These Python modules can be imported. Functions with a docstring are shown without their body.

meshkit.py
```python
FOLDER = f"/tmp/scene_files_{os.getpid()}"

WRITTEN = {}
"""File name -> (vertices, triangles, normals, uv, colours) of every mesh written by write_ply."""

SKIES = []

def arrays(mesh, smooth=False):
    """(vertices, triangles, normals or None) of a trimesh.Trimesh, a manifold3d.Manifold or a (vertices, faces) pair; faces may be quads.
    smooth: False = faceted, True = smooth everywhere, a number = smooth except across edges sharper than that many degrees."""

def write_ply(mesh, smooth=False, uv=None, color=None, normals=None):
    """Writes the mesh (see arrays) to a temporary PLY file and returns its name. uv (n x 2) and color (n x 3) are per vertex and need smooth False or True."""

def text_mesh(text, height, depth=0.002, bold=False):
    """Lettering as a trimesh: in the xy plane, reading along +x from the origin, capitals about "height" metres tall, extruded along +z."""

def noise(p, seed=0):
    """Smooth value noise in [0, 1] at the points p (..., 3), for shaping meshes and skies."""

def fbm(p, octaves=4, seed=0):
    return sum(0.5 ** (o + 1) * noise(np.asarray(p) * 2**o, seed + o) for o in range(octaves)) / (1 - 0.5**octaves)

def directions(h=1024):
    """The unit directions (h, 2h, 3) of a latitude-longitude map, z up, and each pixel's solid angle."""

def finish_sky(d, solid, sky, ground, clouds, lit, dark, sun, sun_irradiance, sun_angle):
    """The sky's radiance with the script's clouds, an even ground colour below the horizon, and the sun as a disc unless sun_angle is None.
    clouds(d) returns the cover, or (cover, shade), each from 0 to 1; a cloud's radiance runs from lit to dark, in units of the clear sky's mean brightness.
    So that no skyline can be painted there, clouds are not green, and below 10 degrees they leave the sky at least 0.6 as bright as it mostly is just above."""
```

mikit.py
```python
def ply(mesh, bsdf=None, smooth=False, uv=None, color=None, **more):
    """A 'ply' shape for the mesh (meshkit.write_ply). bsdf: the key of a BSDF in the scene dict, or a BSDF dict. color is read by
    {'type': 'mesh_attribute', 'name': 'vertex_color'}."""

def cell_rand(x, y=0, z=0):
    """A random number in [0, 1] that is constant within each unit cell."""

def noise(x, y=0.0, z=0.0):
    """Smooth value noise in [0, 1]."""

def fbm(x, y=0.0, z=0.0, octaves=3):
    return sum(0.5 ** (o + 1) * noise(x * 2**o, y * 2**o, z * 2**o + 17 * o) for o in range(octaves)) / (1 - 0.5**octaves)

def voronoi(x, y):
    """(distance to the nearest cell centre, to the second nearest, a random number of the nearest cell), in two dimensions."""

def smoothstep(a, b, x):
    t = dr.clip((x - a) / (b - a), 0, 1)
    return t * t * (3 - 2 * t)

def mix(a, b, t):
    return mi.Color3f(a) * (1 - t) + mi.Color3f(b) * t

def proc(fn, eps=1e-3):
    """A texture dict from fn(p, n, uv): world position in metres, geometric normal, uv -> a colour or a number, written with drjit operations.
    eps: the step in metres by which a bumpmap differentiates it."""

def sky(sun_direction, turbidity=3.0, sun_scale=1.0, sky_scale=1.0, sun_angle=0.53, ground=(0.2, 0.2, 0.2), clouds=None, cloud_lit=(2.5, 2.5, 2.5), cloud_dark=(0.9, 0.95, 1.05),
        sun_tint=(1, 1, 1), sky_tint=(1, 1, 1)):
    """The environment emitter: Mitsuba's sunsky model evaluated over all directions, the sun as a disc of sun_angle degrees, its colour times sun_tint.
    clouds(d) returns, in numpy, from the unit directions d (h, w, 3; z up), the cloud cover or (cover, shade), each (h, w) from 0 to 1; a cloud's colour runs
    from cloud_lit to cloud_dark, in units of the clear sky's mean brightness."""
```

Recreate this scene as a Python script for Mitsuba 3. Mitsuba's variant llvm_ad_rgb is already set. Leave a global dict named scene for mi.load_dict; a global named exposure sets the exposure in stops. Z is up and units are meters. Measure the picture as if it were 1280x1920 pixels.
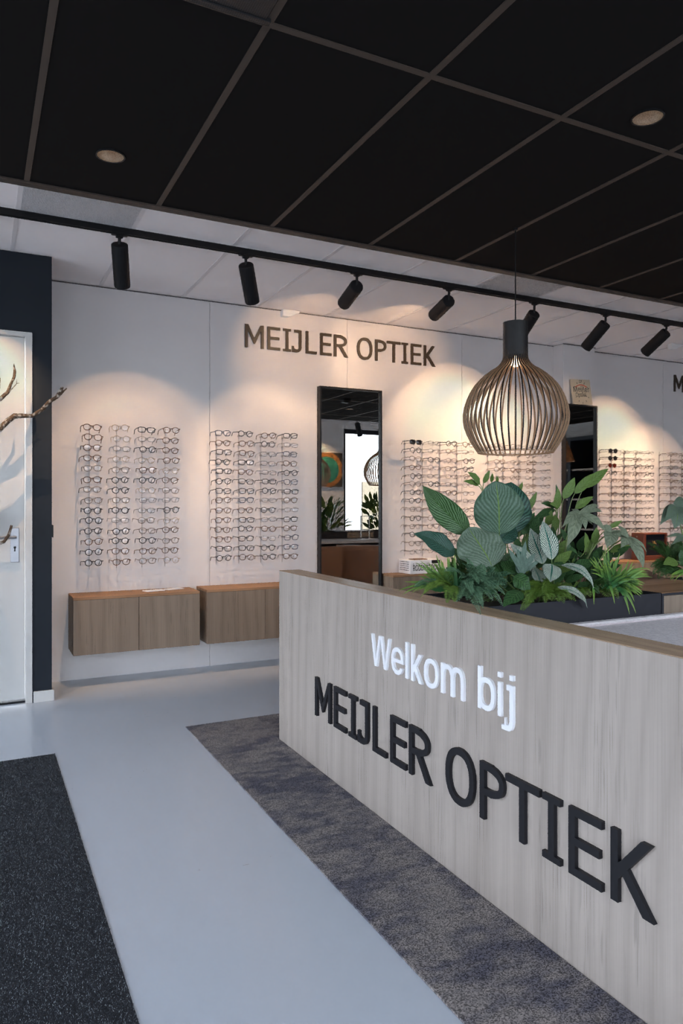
import math, random
import numpy as np
import trimesh
import drjit as dr
import mitsuba as mi
import mikit, meshkit
from mikit import noise, fbm, smoothstep, mix, cell_rand
from trimesh.creation import box as tbox, cylinder as tcyl, extrude_polygon, icosphere
from shapely.geometry import Polygon, LineString, Point, box as sbox
from shapely.ops import unary_union
from shapely import affinity

T = mi.ScalarTransform4f
random.seed(7)
rng = np.random.default_rng(7)
scene, labels = {}, {}

# ---------------------------------------------------------------- camera, sky, exposure
YAW = 0.46853
EYE = np.array([0.0, 0.0, 1.27])
FWD = np.array([math.sin(YAW), math.cos(YAW), 0.0])
scene['camera'] = {
    'type': 'perspective', 'fov': 2 * math.degrees(math.atan(640 / 1349)), 'fov_axis': 'x', 'near_clip': 0.05, 'far_clip': 200.0,
    'principal_point_offset_x': 0.0, 'principal_point_offset_y': 13.0 / 1920,
    'to_world': T().look_at(origin=EYE.tolist(), target=(EYE + FWD).tolist(), up=[0, 0, 1])}


def overcast(d):
    n = meshkit.fbm(d * 2.2 + 3.1, 4, seed=4)
    return np.clip(0.72 + 0.5 * (n - 0.5), 0, 1), np.clip(0.45 + 0.8 * (n - 0.5), 0, 1)


scene['sky'] = mikit.sky([0.35, 1.0, 0.75], turbidity=4.0, sun_scale=0.0, sky_scale=36.0, ground=(0.42, 0.42, 0.42), clouds=overcast,
                         cloud_lit=(1.44, 1.54, 1.72), cloud_dark=(.96, 1.02, 1.12))
exposure = 0.0
SPOT_WARM = np.array([1.0, 0.66, 0.39])
SPOT_POWER = 6.1


# ---------------------------------------------------------------- helpers
def P(**k):
    return {'type': 'principled', **{a: ({'type': 'rgb', 'value': list(v)} if isinstance(v, (tuple, list)) else v) for a, v in k.items()}}


def mat(key, d, two=True):
    scene[key] = {'type': 'twosided', 'bsdf': d} if two else d


def numbered(base):
    if base not in USED:
        USED[base] = 0
        return base
    USED[base] += 1
    return f'{base}_{USED[base]:03d}'


USED = {}


def put(name, mesh, m, smooth=False, parent=None, **kw):
    """one entry of the scene; a part when parent is given."""
    key = numbered(name if parent is None else parent + '__' + name)
    if isinstance(mesh, dict):
        scene[key] = {**mesh, **kw}
        if m is not None:
            scene[key]['bsdf'] = {'type': 'ref', 'id': m}
    else:
        scene[key] = mikit.ply(mesh, m, smooth, **kw)
    return key


def thing(name, label, cat, group=None):
    key = numbered(name)
    labels[key] = {'label': label, 'category': cat}
    if group:
        labels[key]['group'] = group
    return key


def tag(key, label, cat, group=None):
    labels[key] = {'label': label, 'category': cat}
    if group:
        labels[key]['group'] = group
    return key


def structure(key, label=None):
    labels[key] = {'kind': 'structure'}
    if label:
        labels[key]['label'] = label
    return key


def bx(x0, x1, y0, y1, z0, z1, bevel=0.0):
    if bevel > 0:
        b = min(bevel, (x1 - x0) * .45, (y1 - y0) * .45, (z1 - z0) * .45)
        pts = []
        for x, sx in ((x0, 1), (x1, -1)):
            for y, sy in ((y0, 1), (y1, -1)):
                for z, sz in ((z0, 1), (z1, -1)):
                    pts += [(x, y + sy * b, z + sz * b), (x + sx * b, y, z + sz * b), (x + sx * b, y + sy * b, z)]
        return trimesh.convex.convex_hull(np.array(pts))
    m = tbox([x1 - x0, y1 - y0, z1 - z0])
    m.apply_translation([(x0 + x1) / 2, (y0 + y1) / 2, (z0 + z1) / 2])
    return m


def cat(*ms):
    return trimesh.util.concatenate([m for m in ms])


def tube(pts, r, n=6, closed=False, caps=True):
    """a round tube along pts; r a number or one radius per point."""
    pts = np.asarray(pts, float)
    k = len(pts)
    r = np.broadcast_to(np.asarray(r, float), (k,))
    d = np.roll(pts, -1, 0) - np.roll(pts, 1, 0) if closed else np.gradient(pts, axis=0)
    d /= np.linalg.norm(d, axis=1, keepdims=True) + 1e-12
    up = np.array([0, 0, 1.0]) if abs(d[0, 2]) < .9 else np.array([0, 1.0, 0])
    vs = []
    u = np.cross(up, d[0])
    for i in range(k):
        u = u - d[i] * (u @ d[i])
        u /= np.linalg.norm(u) + 1e-12
        w = np.cross(d[i], u)
        a = np.arange(n) * 2 * np.pi / n
        vs.append(pts[i] + r[i] * (np.cos(a)[:, None] * u + np.sin(a)[:, None] * w))
    v = np.vstack(vs)
    f = []
    for i in range(k if closed else k - 1):
        j = (i + 1) % k
        for a in range(n):
            b = (a + 1) % n
            f += [(i * n + a, i * n + b, j * n + b), (i * n + a, j * n + b, j * n + a)]
    if caps and not closed:
        for a in range(1, n - 1):
            f += [(0, a + 1, a), ((k - 1) * n, (k - 1) * n + a, (k - 1) * n + a + 1)]
    return trimesh.Trimesh(v, np.array(f), process=False)


def lathe(profile, n=32):
    """revolves (r, z) points about the z axis."""
    pr = np.asarray(profile, float)
    a = np.arange(n) * 2 * np.pi / n
    v = np.stack([pr[:, 0, None] * np.cos(a), pr[:, 0, None] * np.sin(a), np.repeat(pr[:, 1, None], n, 1)], -1).reshape(-1, 3)
    f = []
    for i in range(len(pr) - 1):
        for k in range(n):
            b = (k + 1) % n
            f += [(i * n + k, i * n + b, (i + 1) * n + b), (i * n + k, (i + 1) * n + b, (i + 1) * n + k)]
    m = trimesh.Trimesh(v, np.array(f), process=False)
    m.update_faces(m.area_faces > 1e-14)
    return m


def frame_z(d):
    """4x4 rotation with local +z along d."""
    d = np.asarray(d, float) / np.linalg.norm(d)
    x = np.cross([0, 0, 1.0], d)
    x = np.array([1.0, 0, 0]) if np.linalg.norm(x) < 1e-6 else x / np.linalg.norm(x)
    m = np.eye(4)
    m[:3, 0], m[:3, 1], m[:3, 2] = x, np.cross(d, x), d
    return m


def moved(mesh, loc=(0, 0, 0), rot=None):
    m = mesh.copy()
    if rot is not None:
        m.apply_transform(rot)
    m.apply_translation(loc)
    return m


def rot_z(deg):
    return trimesh.transformations.rotation_matrix(math.radians(deg), [0, 0, 1])


def extr(poly, h):
    geoms = getattr(poly, 'geoms', [poly])
    return cat(*[extrude_polygon(g, h, engine='earcut') for g in geoms if g.area > 1e-9])


ON_WALL = np.array([[1, 0, 0, 0], [0, 0, -1, 0], [0, 1, 0, 0], [0, 0, 0, 1.0]])        # x -> +X, y -> +Z, out -> -Y
ON_COUNTER = np.array([[0, 0, -1, 0], [-1, 0, 0, 0], [0, 1, 0, 0], [0, 0, 0, 1.0]])    # x -> -Y, y -> +Z, out -> -X


# ---------------------------------------------------------------- materials
def plain(key, col, rough=.6, **k):
    mat(key, P(base_color=col, roughness=rough, **k))


plain('m_wall', (.70, .66, .645), .55, specular=.3)
plain('m_ceiling', (.86, .80, .775), .8, specular=.2)
plain('m_ceiling_grid', (.69, .645, .63), .6)
plain('m_black_tile', (.0125, .0112, .0105), .95, specular=.05)
plain('m_black_grid', (.060, .046, .037), .6, specular=.2)
plain('m_trim_dark', (.013, .0115, .011), .5, specular=.3)
plain('m_darkwall', (.016, .0205, .027), .6, specular=.15)
plain('m_black', (.007, .007, .0075), .45, specular=.3)
plain('m_black_matte', (.010, .010, .011), .6, specular=.2)
plain('m_letter_black', (.011, .0108, .013), .5, specular=.3)
plain('m_letter_bronze', (.04, .028, .018), .5, specular=.4)
plain('m_letter_white', (.86, .865, .88), .45)
plain('m_navy', (.0125, .0125, .017), .55, specular=.3)
plain('m_white_paint', (.53, .515, .49), .4)
plain('m_white_plastic', (.82, .82, .81), .4)
plain('m_steel', (.36, .36, .38), .42, metallic=1.0)
plain('m_shadow_gap', (.10, .095, .095), .8)
plain('m_slat_black', (.014, .013, .013), .45)
plain('m_slat_wood', (.40, .255, .15), .5)
plain('m_leather', (.165, .082, .045), .5)
plain('m_seam', (.06, .03, .02), .7)
plain('m_soil', (.025, .02, .014), .95)
plain('m_pavement', (.34, .34, .33), .9)
plain('m_stone', (.40, .33, .24), .9)
plain('m_copper', (.46, .20, .08), .35, metallic=.3)
plain('m_acetate_black', (.018, .016, .018), .25)
plain('m_acetate_brown', (.09, .04, .018), .25)
plain('m_gunmetal', (.17, .155, .15), .35, metallic=.6)
plain('m_gold', (.36, .25, .13), .35, metallic=.7)
plain('m_taupe', (.17, .13, .105), .35)
plain('m_navy_frame', (.03, .035, .07), .3)
plain('m_holder', (.30, .27, .255), .35, metallic=.3)
plain('m_sun_lens', (.012, .012, .014), .08)
plain('m_sun_lens_red', (.045, .007, .004), .1)
plain('m_rust_wood', (.13, .032, .016), .45)
plain('m_velvet', (.012, .012, .015), .9, specular=.1)
plain('m_gold_print', (.30, .18, .05), .5, metallic=.3)
plain('m_paper', (.82, .81, .80), .7)
plain('m_ink', (.02, .02, .025), .7)
plain('m_red_print', (.5, .06, .03), .6)
plain('m_clock', (.52, .44, .33), .5)
mat('m_glass', {'type': 'thindielectric', 'int_ior': 1.5}, False)
mat('m_lens', {'type': 'thindielectric', 'int_ior': 1.38}, False)
mat('m_mirror', {'type': 'conductor', 'material': 'Ag', 'specular_reflectance': {'type': 'rgb', 'value': [.86, .88, .88]}})


def wood(a, b, lo, hi):
    warp = fbm(a * 1.9 + 7, b * .45, 3.3, 2)
    ring = a * 9 + warp * 7
    ring = dr.abs(ring - dr.floor(ring) - .5) * 2
    ring = 1 - (1 - ring) * (1 - ring) * 1.1
    streak = fbm(a * 48, b * .8, 1.7, 3)
    fine = noise(a * 330, b * 6.0, 9.1)
    pore = smoothstep(.66, .9, noise(a * 240, b * 9.0, 31.0)) * smoothstep(.3, .6, noise(a * 14, b * 1.2, 5.0))
    board = noise(a * 6.5, b * .12, 21.0)
    t = .26 * ring + .42 * streak + .24 * fine + .24 * board - .17
    return mix(lo, hi, dr.clip(t, 0, 1)) * (1 - .20 * pore)


OAK_LO, OAK_HI = (.335, .283, .242), (.49, .423, .368)
mat('m_oak', P(base_color=mikit.proc(lambda p, n, uv: wood(p.x + p.y, p.z, OAK_LO, OAK_HI)), roughness=.5, specular=.35))
TOP_LO, TOP_HI = (.20, .105, .052), (.40, .235, .135)
mat('m_oak_cab', P(base_color=mikit.proc(lambda p, n, uv: wood(p.x + p.y + 3.7, p.z, (.17, .124, .088), (.285, .22, .165))), roughness=.5, specular=.3))
mat('m_oak_top', P(base_color=mikit.proc(lambda p, n, uv: wood(p.y + 1.3, p.x, TOP_LO, TOP_HI)), roughness=.55, specular=.2))
mat('m_oak_top_y', P(base_color=mikit.proc(lambda p, n, uv: wood(p.x * 1.2 + .4, p.y, (.26, .165, .098), (.47, .33, .215))), roughness=.38, specular=.4))


def floor_color(p, n, uv):
    c = mix((.445, .48, .525), (.49, .525, .57), fbm(p.x * .9, p.y * .9, 2.0, 3))
    sp = smoothstep(.955, .97, noise(p.x * 55, p.y * 55, 4.0)) * smoothstep(.72, .8, noise(p.x * 7, p.y * 7, 8.0))
    return mix(c, (.30, .30, .31), sp * .6)


mat('m_floor', P(base_color=mikit.proc(floor_color), roughness=.27, specular=.5))


def carpet_color(p, n, uv):
    band = fbm(p.x * 3.0 + 5, p.y * 7, 1.0, 4)
    patch = fbm(p.x * 16, p.y * 30, 6.0, 3)
    t = smoothstep(.30, .66, .5 * band + .5 * patch)
    c = mix((.082, .079, .096), (.20, .178, .168), t)
    loop = cell_rand(p.x * 260 + .35 * dr.floor(p.y * 300), p.y * 300)
    return c * (.35 + 1.35 * loop)


def carpet_relief(p, n, uv):
    u, v = p.x * 260, p.y * 300
    return dr.abs(dr.sin(u * dr.pi)) * dr.abs(dr.sin(v * dr.pi)) * (.5 + .5 * cell_rand(u, v))


mat('m_carpet', {'type': 'bumpmap', 'arbitrary': mikit.proc(carpet_relief, 4e-4), 'scale': .0012,
                 'bsdf': P(base_color=mikit.proc(carpet_color), roughness=.95, specular=.1)})
mat('m_pile', P(base_color={'type': 'mesh_attribute', 'name': 'vertex_color'}, roughness=.8, specular=.25))
plain('m_mat_base', (.014, .015, .019), .95)
mat('m_desk', P(base_color=mikit.proc(lambda p, n, uv: mix((.50, .455, .45), (.78, .72, .71), .5 * noise(p.x * 420, p.y * 420, p.z * 420) + .5 * noise(p.x * 130, p.y * 130, 3.0))),
                roughness=.7, specular=.2))
mat('m_speaker', P(base_color=mikit.proc(lambda p, n, uv: mix((.60, .585, .58), (.20, .195, .195),
    smoothstep(.40, .30, dr.sqrt(dr.square(p.x * 160 - dr.floor(p.x * 160) - .5) + dr.square(p.y * 160 - dr.floor(p.y * 160) - .5))))), roughness=.7))
mat('m_vent', P(base_color=mikit.proc(lambda p, n, uv: mix((.016, .016, .017), (.003, .003, .003),
    smoothstep(.40, .34, dr.sqrt(dr.square(p.x * 150 - dr.floor(p.x * 150) - .5) + dr.square(p.y * 150 - dr.floor(p.y * 150) - .5))))), roughness=.4))
mat('m_reflector', P(base_color=mikit.proc(lambda p, n, uv: mix((.35, .27, .2), (.75, .66, .55), noise(p.x * 400, p.y * 400, p.z * 400))), roughness=.3, metallic=.8))
mat('m_bark', P(base_color=mikit.proc(lambda p, n, uv: mix((.075, .045, .026), (.42, .36, .30),
    smoothstep(.50, .68, fbm(p.x * 90, p.y * 90, p.z * 60, 3)) * .9)), roughness=.85))


def iris_color(p, n, uv):
    x, z = p.x - 5.83, p.z - 1.93
    r = dr.sqrt(x * x + z * z)
    a = dr.atan2(z, x)
    g = mix((.01, .07, .06), (.05, .30, .20), fbm(a * 9, r * 14, 1.0, 3))
    g = mix((.004, .004, .005), g, smoothstep(.05, .09, r))
    o = mix((.25, .08, .02), (.45, .19, .06), fbm(a * 14, r * 10, 4.0, 2))
    c = mix(g, o, smoothstep(.24, .25, r))
    bar = smoothstep(.30, .31, r) * (1 - smoothstep(.06, .065, dr.abs(z)))
    c = mix(c, (.05, .03, .045), bar)
    return mix(c, (.045, .04, .032), smoothstep(.325, .335, r))


mat('m_iris', P(base_color=mikit.proc(iris_color), roughness=.4))


# leaf materials: uv.x runs from the stalk to the tip, uv.y across
def leaf_mat(key, fn, rough=.45, trans=.35, spec=.22):
    scene[key] = {'type': 'twosided', 'bsdf': P(base_color=mikit.proc(fn) if callable(fn) else fn, roughness=rough, specular=spec)}


def vein_color(dark, light, rib, count, lean, sharp, ribw):
    def fn(p, n, uv):
        v = dr.abs(uv.y * 2 - 1)
        ph = uv.x * count - v * (1.25 - .25 * v) * lean + .6 * noise(uv.x * 9, uv.y * 9, 2.0)
        s = dr.abs(ph - dr.floor(ph) - .5) * 2
        w = smoothstep(.5 - sharp, .5 + sharp, s) * smoothstep(1.0, .86, v)
        c = mix(dark, light, w) * (.82 + .36 * noise(uv.x * 40, uv.y * 40, p.z * 30))
        return mix(c, rib, smoothstep(ribw, ribw * .5, v))
    return fn


leaf_mat('m_leaf_silver', vein_color((.042, .084, .046), (.094, .148, .104), (.10, .17, .04), 10, 5.6, .40, .04), .5)
leaf_mat('m_leaf_dull', vein_color((.088, .128, .082), (.135, .178, .132), (.12, .19, .045), 9, 5.4, .42, .035), .55)
leaf_mat('m_leaf_green', vein_color((.022, .055, .015), (.095, .16, .075), (.035, .085, .02), 12, 5.6, .34, .05), .45)
leaf_mat('m_leaf_teal', vein_color((.010, .034, .021), (.048, .105, .075), (.02, .05, .025), 12, 5.6, .34, .05), .45)
leaf_mat('m_leaf_striped', vein_color((.005, .036, .024), (.50, .54, .44), (.008, .085, .06), 15, 5.0, .16, .11), .45)
leaf_mat('m_leaf_fresh', vein_color((.085, .145, .03), (.125, .19, .05), (.15, .22, .08), 8, 2.0, .45, .03), .5)
leaf_mat('m_leaf_deep', vein_color((.022, .058, .02), (.045, .098, .032), (.06, .11, .035), 8, 2.0, .45, .03), .45)
leaf_mat('m_leaf_gray', vein_color((.115, .145, .09), (.185, .21, .14), (.19, .22, .13), 6, 1.5, .45, .05), .6)
leaf_mat('m_leaf_stag', vein_color((.075, .12, .09), (.105, .155, .12), (.10, .15, .11), 3, 1.0, .45, .03), .6)
leaf_mat('m_fern_lime', lambda p, n, uv: mix((.045, .10, .014), (.125, .20, .03), noise(p.x * 60, p.y * 60, p.z * 60)), .55)
leaf_mat('m_fern_teal', lambda p, n, uv: mix((.022, .068, .034), (.125, .215, .12), noise(p.x * 70, p.y * 70, p.z * 70)), .5)
leaf_mat('m_fern_dark', lambda p, n, uv: mix((.018, .05, .012), (.05, .11, .03), noise(p.x * 70, p.y * 70, p.z * 70)), .5)
leaf_mat('m_grass', lambda p, n, uv: mix(mix((.012, .10, .045), (.06, .20, .035), noise(p.x * 9, p.y * 9, 1.0)), (.26, .36, .06), uv.x * uv.x * .8), .45)
plain('m_stalk', (.07, .12, .03), .6)
plain('m_stalk_pale', (.17, .22, .08), .6)

# ---------------------------------------------------------------- the room
YW, HC, HB, YD = 5.537, 2.88, 2.73, 5.018
XL, XR, YF = -2.5, 9.6, -1.15          # left facade, right wall, front facade (behind the camera)
structure(put('floor', bx(XL - .2, XR + .2, YF - .2, 5.9, -.2, 0), 'm_floor'), 'pale blue-grey poured floor with a soft sheen')
structure(put('ground_outside', bx(-40, 50, -45, 45, -.4, -.2), 'm_pavement'))

# back wall: smooth panels with fine recessed joints on a carrier
structure(put('wall_back', bx(.40, XR, YW + .012, YW + .25, 0, HC + .05), 'm_shadow_gap'), 'white panelled back wall')
edges = [.433, 1.637, 2.859, 4.072, 5.295, 6.82, 8.04, XR]
for a, b in zip(edges[:-1], edges[1:]):
    put('panel', bx(a + .0012, b - .0012, YW, YW + .014, 0, HC - .004, .001), 'm_wall', parent='wall_back')
structure(put('trim_1', bx(.433, XR, YW - .004, YW, HC - .005, HC), 'm_shadow_gap'))
structure(put('wall_pilaster', bx(5.205, 5.632, 5.396, YW + .01, 0, HC - .002, .002), 'm_wall'), 'shallow white pilaster on the back wall')
put('joint', bx(5.20, 5.637, 5.391, 5.397, HC - .008, HC), 'm_shadow_gap', parent='wall_pilaster')

# dark blue wall with the white door
structure(put('wall_left', cat(bx(.312, .432, YD, YW + .2, 0, HC), bx(-.72, .312, YD, YD + .25, 2.372, HC), bx(XL, -.72, YD, YD + .25, 0, HC)), 'm_darkwall'),
          'matt dark blue wall around the white door')
structure(put('baseboard_left', cat(bx(.322, .446, YD - .014, YD, 0, .073, .003), bx(.432, .446, YD - .014, YW, 0, .073, .003)), 'm_white_paint'))
structure(put('door_1', bx(-.665, .272, YD + .022, YD + .062, .024, 2.345, .003), 'm_white_paint'), 'white flush door in the dark blue wall')
put('frame', cat(bx(.276, .316, YD - .012, YD + .12, 0, 2.372, .003), bx(-.725, -.67, YD - .012, YD + .12, 0, 2.372, .003), bx(-.725, .316, YD - .012, YD + .12, 2.348, 2.376, .003)),
    'm_white_paint', parent='door_1')
put('threshold', bx(-.66, .276, YD + .03, YD + .12, 0, .012), 'm_black_matte', parent='door_1')
put('handle_plate', bx(.188, .240, YD + .013, YD + .023, .905, 1.125, .003), 'm_steel', parent='door_1')
hand = cat(tube([(.214, YD + .015, 1.066), (.214, YD - .04, 1.066)], .009, 10), tube([(.222, YD - .042, 1.066), (.07, YD - .042, 1.066)], .009, 10), moved(tcyl(.013, .006), (.214, YD + .012, 1.066), frame_z([0, -1, 0])))
put('handle', hand, 'm_steel', 35, parent='door_1')
put('keyhole', cat(moved(tcyl(.0075, .004), (.214, YD + .012, 1.0), frame_z([0, -1, 0])), bx(.2105, .2175, YD + .0105, YD + .014, .975, 1.0)), 'm_black', parent='door_1__handle_plate')
tag(put('light_switch', bx(.431, .443, YD + .012, YD + .075, 1.06, 1.14, .002), 'm_black'), 'small dark switch plate on the edge of the dark wall', 'switch')

# facades and the right wall (behind and beside the camera): glazing lets the daylight in
def facade(name, spans, axis, at, lo, hi, z0, z1, out):
    def b(a0, a1, zz0, zz1):
        return bx(a0, a1, min(at, at + out), max(at, at + out), zz0, zz1) if axis == 'x' else bx(min(at, at + out), max(at, at + out), a0, a1, zz0, zz1)
    ms, a = [], lo
    for s0, s1 in spans:
        if s0 > a:
            ms.append(b(a, s0, 0, HC + .02))
        ms += [b(s0, s1, 0, z0), b(s0, s1, z1, HC + .02)]
        a = s1
    if a < hi:
        ms.append(b(a, hi, 0, HC + .02))
    structure(put(name, cat(*ms), 'm_wall'))


front = [(-2.3, -.75), (-.6, 1.1), (1.25, 2.95), (3.1, 5.0), (6.2, 8.3)]
left = [(.8, 2.6), (2.7, 4.95)]
facade('wall_front', front, 'x', YF, XL - .2, XR + .2, .06, 2.72, -.2)
facade('wall_left_facade', left, 'y', XL, YF, 5.3, .06, 2.72, -.2)
structure(put('wall_right', bx(XR, XR + .2, YF - .2, 5.8, 0, HC + .02), 'm_wall'))
n = 0
for axis, spans in (('x', front), ('y', left)):
    for s0, s1 in spans:
        n += 1
        key = f'window_{n}'
        y0, y1 = (YF - .13, YF - .06) if axis == 'x' else (XL - .13, XL - .06)
        def b(a0, a1, z0, z1, p0=y0, p1=y1, axis=axis):
            return bx(a0, a1, p0, p1, z0, z1) if axis == 'x' else bx(p0, p1, a0, a1, z0, z1)
        structure(put(key, cat(b(s0, s0 + .06, .06, 2.72), b(s1 - .06, s1, .06, 2.72), b(s0, s1, .06, .14), b(s0, s1, 2.64, 2.72)), 'm_navy'))
        ym = (y0 + y1) / 2
        v = np.array([[s0 + .06, ym, .14], [s1 - .06, ym, .14], [s1 - .06, ym, 2.64], [s0 + .06, ym, 2.64]]) if axis == 'x' else np.array([[ym, s0 + .06, .14], [ym, s1 - .06, .14], [ym, s1 - .06, 2.64], [ym, s0 + .06, 2.64]])
        put('pane', trimesh.Trimesh(v, [[0, 1, 2], [0, 2, 3]], process=False), 'm_glass', parent=key)

# ---------------------------------------------------------------- ceilings
structure(put('ceiling', bx(XL - .2, XR + .2, YF - .2, 5.8, HC + .03, HC + .25), 'm_trim_dark'), 'suspended ceiling, white along the walls and black over the middle')
BY0, BY1 = -.03, 3.575
wx = [.198 + .6115 * k for k in range(-5, 16)]
wx = [XL] + [x for x in wx if XL + .1 < x < XR - .1] + [XR]
for ya, yb in ((YF, BY0), (BY1 - .02, 4.303), (4.303, YW + .02)):
    for a, b in zip(wx[:-1], wx[1:]):
        put('white_tile', bx(a + .008, b - .008, ya + .006, yb - .006, HC + .004, HC + .02), 'm_ceiling', parent='ceiling')
for x in wx[1:-1]:
    put('white_grid_bar', bx(x - .012, x + .012, BY1, YW, HC, HC + .012), 'm_ceiling_grid', parent='ceiling')
put('white_grid_bar', bx(XL, XR, 4.291, 4.315, HC - .0005, HC + .012), 'm_ceiling_grid', parent='ceiling')
put('white_fill', cat(bx(XL, XR, BY1 - .03, YW + .1, HC + .012, HC + .03), bx(XL, XR, YF, BY0 + .05, HC + .012, HC + .03)), 'm_ceiling_grid', parent='ceiling')
for k in (5, 10):   # perforated speaker panels by the black edge
    x0 = .198 + .6115 * (k - 5)
    put('perforated_panel', bx(x0 + .012, x0 + .5995, BY1, 4.291, HC - .002, HC + .006), 'm_speaker', parent='ceiling')
put('bulkhead', cat(bx(XL, XR, BY1 - .014, BY1, HB, HC + .03), bx(XL, XR, BY0, BY0 + .014, HB, HC + .03), bx(XL, XR, BY0, BY1, HC - .01, HC + .03)), 'm_trim_dark', parent='ceiling')
put('edge_trim', cat(bx(XL, XR, BY1 - .042, BY1 + .004, HB - .004, HB + .004), bx(XL, XR, BY1 - .004, BY1 + .012, HB - .004, HB + .034)), 'm_trim_dark', parent='ceiling')
put('edge_bead', bx(XL, XR, BY1 - .046, BY1 - .040, HB - .007, HB), 'm_black_grid', parent='ceiling')
bxs = [XL] + [.199 + .589 * k for k in range(-4, 16)] + [XR]
bys = [BY0 + .014, .57, 2.05, BY1 - .03]
DOWN = [(.497, 3.119), (2.252, 1.897), (5.04, 1.3)]
for ya, yb in zip(bys[:-1], bys[1:]):
    for a, b in zip(bxs[:-1], bxs[1:]):
        poly = sbox(a + .003, ya + .003, b - .003, yb - .003)
        for x, y in DOWN:
            poly = poly.difference(Point(x, y).buffer(.056, 24))
        m = extr(poly, .012)
        m.apply_translation([0, 0, HB + .003])
        put('black_tile', m, 'm_black_tile', parent='ceiling')
for x in bxs[1:-1]:
    put('black_grid_bar', bx(x - .012, x + .012, BY0, BY1 - .03, HB - .001, HB + .012), 'm_black_grid', parent='ceiling')
for y in bys[1:-1]:
    put('black_grid_bar', bx(XL, XR, y - .012, y + .012, HB - .0014, HB + .012), 'm_black_grid', parent='ceiling')
vg = put('vent_grille', cat(bx(.24, .77, 1.49, 2.03, HB - .010, HB + .003), bx(.225, .785, 1.475, 1.495, HB - .014, HB + .003), bx(.225, .785, 2.02, 2.04, HB - .014, HB + .003)), 'm_vent')
tag(vg, 'black perforated ventilation grille set in the black ceiling', 'vent')

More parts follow.
